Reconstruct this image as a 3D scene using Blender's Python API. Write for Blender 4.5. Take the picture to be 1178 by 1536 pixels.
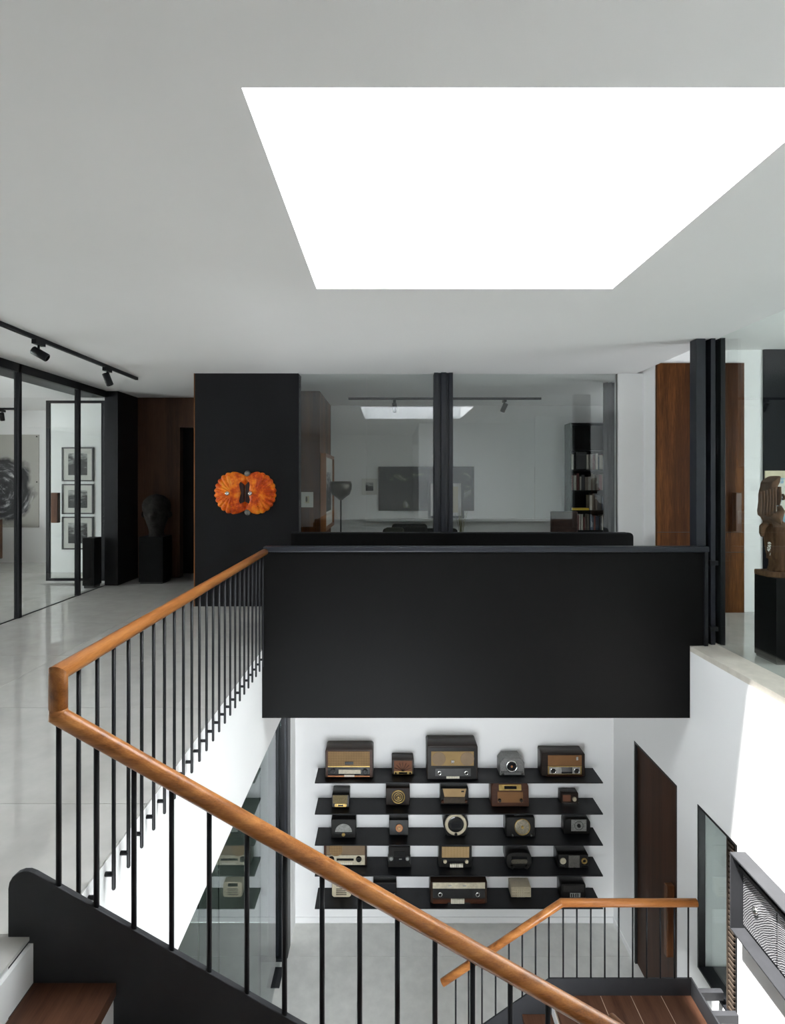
import bpy, bmesh, math, random
from mathutils import Vector, Matrix, noise as mnoise

random.seed(7)
scene = bpy.context.scene
COL = scene.collection
for o in list(bpy.data.objects):
    bpy.data.objects.remove(o)

# ------------------------------------------------------------------ camera, sky, sun, exposure
# metres; upper floor is z = 0, lower floor z = LOW, the camera stands on the upper floor looking along +Y
F, VX, VY, EYE = 865.0, 582.0, 720.0, 1.6
LOW = -4.0
CEIL = 2.95


def wx(px, d):
    return (px - VX) * d / F


def wz(py, d):
    return EYE - (py - VY) * d / F


cam = bpy.data.cameras.new('camera')
cam.sensor_fit = 'HORIZONTAL'
cam.sensor_width = 36.0
cam.lens = 36.0 * F / 1178.0
cam.shift_x = (589.0 - VX) / 1178.0
cam.shift_y = -(768.0 - VY) / 1178.0
cam.clip_start = 0.02
camo = bpy.data.objects.new('camera', cam)
camo.location = (0, 0, EYE)
camo.rotation_euler = (math.radians(90), 0, 0)
COL.objects.link(camo)
scene.camera = camo

SKY = 16.0
world = bpy.data.worlds.new('sky')
scene.world = world
world.use_nodes = True
bg = world.node_tree.nodes['Background']
bg.inputs[0].default_value = (0.93, 0.97, 1.0, 1)
bg.inputs[1].default_value = SKY

sun = bpy.data.lights.new('sun', 'SUN')
sun.energy = 32.0
sun.angle = math.radians(1.6)
sun.color = (1.0, 0.97, 0.92)
suno = bpy.data.objects.new('sun', sun)
suno.rotation_euler = Vector((0.425, 0.16, -1.0)).to_track_quat('-Z', 'Y').to_euler()
suno.location = (0, 0, 8)
COL.objects.link(suno)


def portal(name, loc, direction, sx, sy):
    l = bpy.data.lights.new(name, 'AREA')
    l.shape = 'RECTANGLE'
    l.size, l.size_y = sx, sy
    l.cycles.is_portal = True
    o = bpy.data.objects.new(name, l)
    o.location = loc
    o.rotation_euler = Vector(direction).to_track_quat('-Z', 'Y').to_euler()
    COL.objects.link(o)


SKX0, SKX1, SKY0, SKY1, SKTOP = wx(475, 4.07), wx(919, 4.07), 1.985, 4.07, 4.5
portal('skylight_portal', ((SKX0 + SKX1) / 2, (SKY0 + SKY1) / 2, SKTOP), (0, 0, -1), SKX1 - SKX0, SKY1 - SKY0)
ADDED_WIN_L = (4.0, 6.8, 0.6, 2.5)      # unseen window added to brighten the left room (y0, y1, z0, z1)
ADDED_WIN_R = (2.9, 4.9, 0.8, 2.4)      # unseen window added to light the right room
ADDED_WIN_LOW = (-1.15, 1.15, -3.9, -1.55)  # unseen opening added to brighten the lower floor (x0, x1, z0, z1)
ADDED_WIN_F = (8.7, 9.5, 1.0, 2.0)      # unseen window added for more daylight in the study
ADDED_WIN_N = (3.6, 4.1, -3.3, -2.3)    # unseen window added to light the room behind the narrow stair window
portal('added_left_window_portal', (-9.0, (ADDED_WIN_L[0] + ADDED_WIN_L[1]) / 2, (ADDED_WIN_L[2] + ADDED_WIN_L[3]) / 2), (1, 0, 0), ADDED_WIN_L[3] - ADDED_WIN_L[2], ADDED_WIN_L[1] - ADDED_WIN_L[0])
portal('added_right_window_portal', (6.6, (ADDED_WIN_R[0] + ADDED_WIN_R[1]) / 2, (ADDED_WIN_R[2] + ADDED_WIN_R[3]) / 2), (-1, 0, 0), ADDED_WIN_R[3] - ADDED_WIN_R[2], ADDED_WIN_R[1] - ADDED_WIN_R[0])

portal('added_lower_window_portal', ((ADDED_WIN_LOW[0] + ADDED_WIN_LOW[1]) / 2, 0.78, (ADDED_WIN_LOW[2] + ADDED_WIN_LOW[3]) / 2), (0, 1, 0), ADDED_WIN_LOW[1] - ADDED_WIN_LOW[0], ADDED_WIN_LOW[3] - ADDED_WIN_LOW[2])
portal('added_study_window_portal', (6.6, (ADDED_WIN_F[0] + ADDED_WIN_F[1]) / 2, (ADDED_WIN_F[2] + ADDED_WIN_F[3]) / 2), (-1, 0, 0), ADDED_WIN_F[3] - ADDED_WIN_F[2], ADDED_WIN_F[1] - ADDED_WIN_F[0])
portal('added_niche_window_portal', (4.03, (ADDED_WIN_N[0] + ADDED_WIN_N[1]) / 2, (ADDED_WIN_N[2] + ADDED_WIN_N[3]) / 2), (-1, 0, 0), ADDED_WIN_N[3] - ADDED_WIN_N[2], ADDED_WIN_N[1] - ADDED_WIN_N[0])
vs = scene.view_settings
vs.view_transform = 'Standard'
vs.look = 'None'
vs.exposure = 0.11
vs.gamma = 1.0
vs.use_curve_mapping = False
cy = scene.cycles
cy.max_bounces = 20
cy.diffuse_bounces = 12
cy.glossy_bounces = 5
cy.transmission_bounces = 6
cy.transparent_max_bounces = 24
cy.sample_clamp_indirect = 12.0
cy.use_denoising = True
cy.caustics_reflective = False
cy.caustics_refractive = False

# ------------------------------------------------------------------ materials
MATS = {}


def new_mat(name):
    m = bpy.data.materials.new(name)
    m.use_nodes = True
    nt = m.node_tree
    nt.nodes.clear()
    out = nt.nodes.new('ShaderNodeOutputMaterial')
    MATS[name] = m
    return m, nt, out


def node(nt, t, **kw):
    n = nt.nodes.new(t)
    for k, v in kw.items():
        if k.startswith('i_'):
            n.inputs[k[2:].replace('_', ' ')].default_value = v
        else:
            setattr(n, k, v)
    return n


def ramp(nt, src, stops):
    r = nt.nodes.new('ShaderNodeValToRGB')
    e = r.color_ramp.elements
    while len(e) < len(stops):
        e.new(0.5)
    for el, (p, c) in zip(e, stops):
        el.position = p
        el.color = (c[0], c[1], c[2], 1)
    nt.links.new(src, r.inputs[0])
    return r


def coords(nt, scale=(1, 1, 1), loc=(0, 0, 0), rot=(0, 0, 0)):
    tc = nt.nodes.new('ShaderNodeTexCoord')
    mp = nt.nodes.new('ShaderNodeMapping')
    mp.inputs['Scale'].default_value = scale
    mp.inputs['Location'].default_value = loc
    mp.inputs['Rotation'].default_value = rot
    nt.links.new(tc.outputs['Object'], mp.inputs[0])
    return mp


def mottled(name, c, var=0.06, scale=3.0, rough=0.6, metal=0.0, bump=0.0, bscale=40.0, rvar=0.0, coat=0.0, spec=0.5, stretch=(1, 1, 1)):
    """colour with soft noise variation, optional fine bump"""
    m, nt, out = new_mat(name)
    b = node(nt, 'ShaderNodeBsdfPrincipled')
    b.inputs['Roughness'].default_value = rough
    b.inputs['Metallic'].default_value = metal
    b.inputs['Coat Weight'].default_value = coat
    b.inputs['Coat Roughness'].default_value = 0.05
    b.inputs['Specular IOR Level'].default_value = spec
    mp = coords(nt, stretch)
    n = node(nt, 'ShaderNodeTexNoise')
    n.inputs['Scale'].default_value = scale
    n.inputs['Detail'].default_value = 6
    n.inputs['Roughness'].default_value = 0.6
    nt.links.new(mp.outputs[0], n.inputs['Vector'])
    lo = tuple(max(0, v * (1 - var)) for v in c)
    hi = tuple(min(1, v * (1 + var)) for v in c)
    r = ramp(nt, n.outputs[0], [(0.3, lo), (0.7, hi)])
    nt.links.new(r.outputs[0], b.inputs['Base Color'])
    if rvar:
        mr = node(nt, 'ShaderNodeMapRange')
        mr.inputs['To Min'].default_value = max(0.02, rough - rvar)
        mr.inputs['To Max'].default_value = rough + rvar
        nt.links.new(n.outputs[0], mr.inputs[0])
        nt.links.new(mr.outputs[0], b.inputs['Roughness'])
    if bump:
        n2 = node(nt, 'ShaderNodeTexNoise')
        n2.inputs['Scale'].default_value = bscale
        n2.inputs['Detail'].default_value = 4
        nt.links.new(mp.outputs[0], n2.inputs['Vector'])
        bp = node(nt, 'ShaderNodeBump')
        bp.inputs['Strength'].default_value = bump
        bp.inputs['Distance'].default_value = 0.01
        nt.links.new(n2.outputs[0], bp.inputs['Height'])
        nt.links.new(bp.outputs[0], b.inputs['Normal'])
    nt.links.new(b.outputs[0], out.inputs[0])
    return m


def wood(name, stops, axis='Z', scale=1.0, rough=0.4, coat=0.0, bands=6.0, offset=(0, 0, 0), rot=(0, 0, 0), spec=0.25):
    m, nt, out = new_mat(name)
    b = node(nt, 'ShaderNodeBsdfPrincipled')
    b.inputs['Roughness'].default_value = rough
    b.inputs['Coat Weight'].default_value = coat
    b.inputs['Coat Roughness'].default_value = 0.12
    b.inputs['Specular IOR Level'].default_value = spec
    s = {'X': (0.06, 1, 1), 'Y': (1, 0.06, 1), 'Z': (1, 1, 0.06)}[axis]
    mp = coords(nt, tuple(v * scale for v in s), offset, rot)
    n1 = node(nt, 'ShaderNodeTexNoise')
    n1.inputs['Scale'].default_value = bands
    n1.inputs['Detail'].default_value = 3
    n1.inputs['Distortion'].default_value = 0.6
    n2 = node(nt, 'ShaderNodeTexNoise')
    n2.inputs['Scale'].default_value = bands * 14
    n2.inputs['Detail'].default_value = 5
    n2.inputs['Roughness'].default_value = 0.7
    for n in (n1, n2):
        nt.links.new(mp.outputs[0], n.inputs['Vector'])
    mx = node(nt, 'ShaderNodeMix')
    mx.data_type = 'FLOAT'
    mx.inputs[0].default_value = 0.42
    nt.links.new(n1.outputs[0], mx.inputs[2])
    nt.links.new(n2.outputs[0], mx.inputs[3])
    r = ramp(nt, mx.outputs[0], stops)
    nt.links.new(r.outputs[0], b.inputs['Base Color'])
    bp = node(nt, 'ShaderNodeBump')
    bp.inputs['Strength'].default_value = 0.12
    bp.inputs['Distance'].default_value = 0.004
    nt.links.new(n2.outputs[0], bp.inputs['Height'])
    nt.links.new(bp.outputs[0], b.inputs['Normal'])
    nt.links.new(b.outputs[0], out.inputs[0])
    return m


def glass(name, tint, refl=0.045, rough=0.0):
    """thin pane: tinted transparency plus a mirror reflection that grows at grazing angles"""
    m, nt, out = new_mat(name)
    lw = node(nt, 'ShaderNodeLayerWeight')
    lw.inputs['Blend'].default_value = 0.5
    p = node(nt, 'ShaderNodeMath', operation='POWER')
    p.inputs[1].default_value = 5.0
    nt.links.new(lw.outputs['Facing'], p.inputs[0])
    ma = node(nt, 'ShaderNodeMath', operation='MULTIPLY_ADD')
    ma.inputs[1].default_value = 1 - refl
    ma.inputs[2].default_value = refl
    nt.links.new(p.outputs[0], ma.inputs[0])
    t = node(nt, 'ShaderNodeBsdfTransparent')
    t.inputs[0].default_value = (*tint, 1)
    g = node(nt, 'ShaderNodeBsdfGlossy')
    g.inputs['Roughness'].default_value = rough
    g.inputs[0].default_value = (0.95, 0.97, 1, 1)
    mx = node(nt, 'ShaderNodeMixShader')
    nt.links.new(ma.outputs[0], mx.inputs[0])
    nt.links.new(t.outputs[0], mx.inputs[1])
    nt.links.new(g.outputs[0], mx.inputs[2])
    nt.links.new(mx.outputs[0], out.inputs[0])
    return m


def picture(name, kind, seed=0.0):
    """flat printed or painted images, object space x/z (or y/z) in metres"""
    m, nt, out = new_mat(name)
    b = node(nt, 'ShaderNodeBsdfPrincipled')
    b.inputs['Roughness'].default_value = 0.55
    if kind == 'bw':
        mp = coords(nt, (4, 4, 9), (seed * 3.1, seed, seed * 1.7))
        n = node(nt, 'ShaderNodeTexNoise')
        n.inputs['Scale'].default_value = 1.6
        n.inputs['Detail'].default_value = 7
        nt.links.new(mp.outputs[0], n.inputs['Vector'])
        v = node(nt, 'ShaderNodeTexVoronoi')
        v.inputs['Scale'].default_value = 2.6
        nt.links.new(mp.outputs[0], v.inputs['Vector'])
        tc = node(nt, 'ShaderNodeTexCoord')
        sp = node(nt, 'ShaderNodeSeparateXYZ')
        nt.links.new(tc.outputs['Generated'], sp.inputs[0])
        a = node(nt, 'ShaderNodeMath', operation='MULTIPLY_ADD')
        a.inputs[1].default_value = 0.55
        nt.links.new(sp.outputs['Z'], a.inputs[0])
        nt.links.new(n.outputs[0], a.inputs[2])
        s = node(nt, 'ShaderNodeMath', operation='MULTIPLY_ADD')
        s.inputs[1].default_value = -0.25
        nt.links.new(v.outputs['Distance'], s.inputs[0])
        nt.links.new(a.outputs[0], s.inputs[2])
        r = ramp(nt, s.outputs[0], [(0.60, (0.004, 0.004, 0.004)), (0.70, (0.02, 0.02, 0.02)), (0.78, (0.14, 0.14, 0.135)), (1.0, (0.45, 0.45, 0.43))])
        nt.links.new(r.outputs[0], b.inputs['Base Color'])
    elif kind == 'swirl':
        mp = coords(nt, (1, 1, 1), (-0.36, 0, 0.24))
        sp = node(nt, 'ShaderNodeSeparateXYZ')
        nt.links.new(mp.outputs[0], sp.inputs[0])
        at = node(nt, 'ShaderNodeMath', operation='ARCTAN2')
        nt.links.new(sp.outputs['X'], at.inputs[0])
        nt.links.new(sp.outputs['Z'], at.inputs[1])
        sn = node(nt, 'ShaderNodeMath', operation='SINE')
        cs = node(nt, 'ShaderNodeMath', operation='COSINE')
        nt.links.new(at.outputs[0], sn.inputs[0])
        nt.links.new(at.outputs[0], cs.inputs[0])
        l0 = node(nt, 'ShaderNodeVectorMath', operation='LENGTH')
        nt.links.new(mp.outputs[0], l0.inputs[0])
        mr = node(nt, 'ShaderNodeMath', operation='MULTIPLY')
        mr.inputs[1].default_value = 9.0
        nt.links.new(l0.outputs['Value'], mr.inputs[0])
        cb_ = node(nt, 'ShaderNodeCombineXYZ')
        nt.links.new(mr.outputs[0], cb_.inputs[0])
        nt.links.new(sn.outputs[0], cb_.inputs[1])
        nt.links.new(cs.outputs[0], cb_.inputs[2])
        wv = node(nt, 'ShaderNodeTexNoise')
        wv.inputs['Scale'].default_value = 1.1
        wv.inputs['Detail'].default_value = 8
        wv.inputs['Roughness'].default_value = 0.65
        nt.links.new(cb_.outputs[0], wv.inputs['Vector'])
        ln = node(nt, 'ShaderNodeVectorMath', operation='LENGTH')
        nz = node(nt, 'ShaderNodeTexNoise')
        nz.inputs['Scale'].default_value = 3.0
        nz.inputs['Detail'].default_value = 6
        nt.links.new(mp.outputs[0], nz.inputs['Vector'])
        nt.links.new(mp.outputs[0], ln.inputs[0])
        ad = node(nt, 'ShaderNodeMath', operation='MULTIPLY_ADD')
        ad.inputs[1].default_value = 0.45
        nt.links.new(nz.outputs[0], ad.inputs[0])
        nt.links.new(ln.outputs['Value'], ad.inputs[2])
        mask = ramp(nt, ad.outputs[0], [(0.78, (1, 1, 1)), (0.9, (0, 0, 0))])
        ink = ramp(nt, wv.outputs[0], [(0.3, (0.01, 0.01, 0.011)), (0.52, (0.035, 0.035, 0.038)), (0.6, (0.2, 0.2, 0.21)), (0.72, (0.85, 0.85, 0.85))])
        mx = node(nt, 'ShaderNodeMix')
        mx.data_type = 'RGBA'
        mx.inputs[6].default_value = (0.46, 0.45, 0.41, 1)
        nt.links.new(mask.outputs[0], mx.inputs[0])
        nt.links.new(ink.outputs[0], mx.inputs[7])
        nt.links.new(mx.outputs[2], b.inputs['Base Color'])
    elif kind == 'dark':
        mp = coords(nt, (2.2, 2.2, 3.4), (seed, 0, 0))
        n = node(nt, 'ShaderNodeTexNoise')
        n.inputs['Scale'].default_value = 1.3
        n.inputs['Detail'].default_value = 8
        n.inputs['Distortion'].default_value = 0.8
        nt.links.new(mp.outputs[0], n.inputs['Vector'])
        r = ramp(nt, n.outputs[0], [(0.5, (0.008, 0.008, 0.009)), (0.62, (0.03, 0.03, 0.025)), (0.68, (0.14, 0.14, 0.1)), (0.74, (0.4, 0.4, 0.4))])
        nt.links.new(r.outputs[0], b.inputs['Base Color'])
    elif kind == 'beach':
        mp = coords(nt, (5, 5, 5), (seed, 0, 0))
        v = node(nt, 'ShaderNodeTexVoronoi')
        v.inputs['Scale'].default_value = 1.7
        nt.links.new(mp.outputs[0], v.inputs['Vector'])
        n = node(nt, 'ShaderNodeTexNoise')
        n.inputs['Scale'].default_value = 2.0
        n.inputs['Detail'].default_value = 5
        nt.links.new(mp.outputs[0], n.inputs['Vector'])
        r = ramp(nt, n.outputs[0], [(0.3, (0.1, 0.25, 0.36)), (0.45, (0.2, 0.38, 0.5)), (0.52, (0.62, 0.6, 0.52)), (0.62, (0.55, 0.55, 0.5)), (0.7, (0.25, 0.1, 0.04))])
        nt.links.new(r.outputs[0], b.inputs['Base Color'])
    elif kind == 'portrait':
        tc = node(nt, 'ShaderNodeTexCoord')
        mp = node(nt, 'ShaderNodeMapping')
        mp.inputs['Location'].default_value = (-0.5, 0, -0.55)
        mp.inputs['Scale'].default_value = (1.6, 0, 1.0)
        nt.links.new(tc.outputs['Generated'], mp.inputs[0])
        ln = node(nt, 'ShaderNodeVectorMath', operation='LENGTH')
        nt.links.new(mp.outputs[0], ln.inputs[0])
        n = node(nt, 'ShaderNodeTexNoise')
        n.inputs['Scale'].default_value = 7
        nt.links.new(tc.outputs['Object'], n.inputs['Vector'])
        ad = node(nt, 'ShaderNodeMath', operation='MULTIPLY_ADD')
        ad.inputs[1].default_value = 0.25
        nt.links.new(n.outputs[0], ad.inputs[0])
        nt.links.new(ln.outputs['Value'], ad.inputs[2])
        r = ramp(nt, ad.outputs[0], [(0.35, (0.05, 0.03, 0.02)), (0.5, (0.1, 0.06, 0.04)), (0.56, (0.5, 0.45, 0.3))])
        nt.links.new(r.outputs[0], b.inputs['Base Color'])
    nt.links.new(b.outputs[0], out.inputs[0])
    return m


def weave(name, c1, c2, scale=260.0, rough=0.8, diag=True):
    m, nt, out = new_mat(name)
    b = node(nt, 'ShaderNodeBsdfPrincipled')
    b.inputs['Roughness'].default_value = rough
    mp = coords(nt, (1, 1, 1), (0, 0, 0), (0, math.radians(45) if diag else 0, 0))
    ck = node(nt, 'ShaderNodeTexChecker')
    ck.inputs['Scale'].default_value = scale
    ck.inputs[1].default_value = (*c1, 1)
    ck.inputs[2].default_value = (*c2, 1)
    nt.links.new(mp.outputs[0], ck.inputs[0])
    n = node(nt, 'ShaderNodeTexNoise')
    n.inputs['Scale'].default_value = 9
    nt.links.new(mp.outputs[0], n.inputs['Vector'])
    mx = node(nt, 'ShaderNodeMix')
    mx.data_type = 'RGBA'
    mx.blend_type = 'MULTIPLY'
    mx.inputs[0].default_value = 0.35
    nt.links.new(ck.outputs[0], mx.inputs[6])
    nt.links.new(n.outputs[0], mx.inputs[7])
    nt.links.new(mx.outputs[2], b.inputs['Base Color'])
    nt.links.new(b.outputs[0], out.inputs[0])
    return m


WHITE = mottled('white_plaster', (0.86, 0.86, 0.857), 0.012, 1.2, 0.75, bump=0.04, bscale=60)
CEILM = mottled('ceiling_paint', (0.85, 0.845, 0.84), 0.012, 0.8, 0.85)
FLOOR = mottled('polished_stone', (0.53, 0.52, 0.495), 0.07, 5.5, 0.03, rvar=0.015, spec=0.85)
FLOORLO = mottled('honed_stone', (0.68, 0.68, 0.65), 0.09, 6.0, 0.32, rvar=0.06, spec=0.45)
JOINT = mottled('stone_joint', (0.25, 0.245, 0.235), 0.1, 20, 0.7)
SILL = mottled('beige_sill_stone', (0.60, 0.56, 0.49), 0.1, 9.0, 0.5, bump=0.05, bscale=90)
STEEL = mottled('black_steel', (0.0085, 0.009, 0.011), 0.18, 4.0, 0.42, spec=0.25, bump=0.02, bscale=70)
STEELB = mottled('blued_steel', (0.013, 0.015, 0.021), 0.2, 3.0, 0.38, spec=0.4, bump=0.02, bscale=60)
PANEL = mottled('black_matt_panel', (0.0030, 0.0029, 0.0028), 0.15, 2.0, 0.5, spec=0.10)
BLKWALL = mottled('charcoal_wall_paint', (0.0100, 0.0100, 0.0115), 0.12, 2.0, 0.6, spec=0.2)
DARKST = mottled('stringer_steel', (0.028, 0.029, 0.032), 0.16, 5.0, 0.5, spec=0.3, bump=0.03, bscale=50)
HAND = wood('oiled_handrail_wood', [(0.28, (0.09, 0.028, 0.009)), (0.46, (0.34, 0.125, 0.034)), (0.62, (0.50, 0.205, 0.06)), (0.8, (0.60, 0.28, 0.09))], 'X', 2.4, 0.28, 0.2, 9)
HANDY = wood('oiled_handrail_wood_long', [(0.28, (0.08, 0.026, 0.008)), (0.46, (0.30, 0.108, 0.028)), (0.62, (0.45, 0.18, 0.05)), (0.8, (0.56, 0.25, 0.08))], 'Y', 2.4, 0.28, 0.2, 9)
TREAD = wood('tread_wood', [(0.3, (0.038, 0.015, 0.009)), (0.5, (0.095, 0.041, 0.023)), (0.7, (0.155, 0.072, 0.04))], 'Y', 1.6, 0.4, 0.1, 6)
TREADX = wood('plank_wood', [(0.3, (0.035, 0.014, 0.008)), (0.5, (0.085, 0.038, 0.022)), (0.7, (0.13, 0.062, 0.036))], 'Y', 1.6, 0.42, 0.1, 6)
WALNUT = wood('walnut_panel', [(0.3, (0.016, 0.005, 0.0015)), (0.5, (0.066, 0.022, 0.006)), (0.7, (0.18, 0.068, 0.018))], 'Z', 1.2, 0.5, 0.0, 5, spec=0.08)
DWOOD = wood('dark_wood_panel', [(0.3, (0.016, 0.007, 0.004)), (0.5, (0.040, 0.016, 0.008)), (0.7, (0.065, 0.027, 0.013))], 'Z', 1.2, 0.5, 0.0, 5)
HALLW = wood('hall_wood_panel', [(0.3, (0.040, 0.020, 0.012)), (0.5, (0.085, 0.042, 0.026)), (0.7, (0.13, 0.065, 0.04))], 'Z', 1.2, 0.5, 0.0, 5)
PULL = wood('pull_handle_wood', [(0.3, (0.04, 0.014, 0.006)), (0.5, (0.10, 0.038, 0.014)), (0.7, (0.16, 0.065, 0.025))], 'Z', 2.0, 0.35, 0.2, 8)
EDGEW = wood('edge_wood', [(0.3, (0.12, 0.045, 0.015)), (0.6, (0.28, 0.11, 0.035))], 'Z', 2.0, 0.4, 0.0, 8)
GLASS = glass('clear_pane', (0.965, 0.985, 0.975), 0.06)
GLASSG = glass('green_tinted_pane', (0.93, 0.965, 0.945))
GLASSL = glass('gallery_pane', (0.975, 0.99, 0.98), 0.04)
GLASSD = glass('smoked_pane', (0.58, 0.63, 0.60))
GLASSS = glass('outer_pane', (0.99, 0.995, 1.0), 0.02)
GLASST = glass('skylight_pane', (0.93, 0.935, 0.945), 0.02)
FRAMEB = mottled('black_frame', (0.012, 0.012, 0.012), 0.2, 30, 0.4)
MATB = mottled('mat_board', (0.62, 0.61, 0.57), 0.03, 8, 0.8)
BRASS = mottled('aged_brass', (0.42, 0.29, 0.10), 0.25, 25, 0.32, 0.9)
COPPER = mottled('copper', (0.45, 0.20, 0.09), 0.2, 25, 0.35, 0.9)
CHROME = mottled('chrome', (0.72, 0.72, 0.70), 0.05, 20, 0.14, 1.0)
CREAM = mottled('cream_plastic', (0.56, 0.49, 0.35), 0.08, 14, 0.4)
IVORY = mottled('ivory_keys', (0.72, 0.68, 0.56), 0.05, 20, 0.35)
BAKE = mottled('black_bakelite', (0.009, 0.0085, 0.008), 0.2, 12, 0.3, coat=0.08, spec=0.3)
DIALB = mottled('dial_black_glass', (0.010, 0.010, 0.011), 0.2, 8, 0.12)
DIALG = mottled('dial_grey', (0.25, 0.25, 0.235), 0.35, 45, 0.4)
DIALC = mottled('dial_cream', (0.52, 0.47, 0.35), 0.18, 30, 0.4)
GREYH = mottled('grey_hammered', (0.16, 0.16, 0.155), 0.3, 60, 0.35, 0.4, bump=0.3, bscale=120)
RADW = [wood('radio_veneer_%d' % i, st, 'X', 3.0, 0.36, 0.1, 8, (i * 1.7, 0, 0)) for i, st in enumerate([
    [(0.3, (0.016, 0.009, 0.006)), (0.6, (0.036, 0.020, 0.013)), (0.8, (0.05, 0.029, 0.02))],
    [(0.3, (0.03, 0.010, 0.005)), (0.6, (0.07, 0.024, 0.011)), (0.8, (0.10, 0.038, 0.017))],
    [(0.3, (0.010, 0.0065, 0.005)), (0.6, (0.021, 0.013, 0.0095)), (0.8, (0.032, 0.019, 0.014))]])]
CLOTH = [weave('grille_cloth_%d' % i, a, b_, s, diag=d) for i, (a, b_, s, d) in enumerate([
    ((0.40, 0.25, 0.11), (0.22, 0.125, 0.05), 70, True),
    ((0.40, 0.27, 0.11), (0.30, 0.19, 0.075), 150, False),
    ((0.27, 0.125, 0.04), (0.20, 0.09, 0.03), 150, False),
    ((0.25, 0.10, 0.05), (0.16, 0.06, 0.03), 120, False),
    ((0.50, 0.34, 0.16), (0.40, 0.26, 0.12), 80, False),
    ((0.30, 0.21, 0.13), (0.24, 0.165, 0.10), 130, False)])]

# ------------------------------------------------------------------ mesh helpers
ORG = {}


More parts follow.
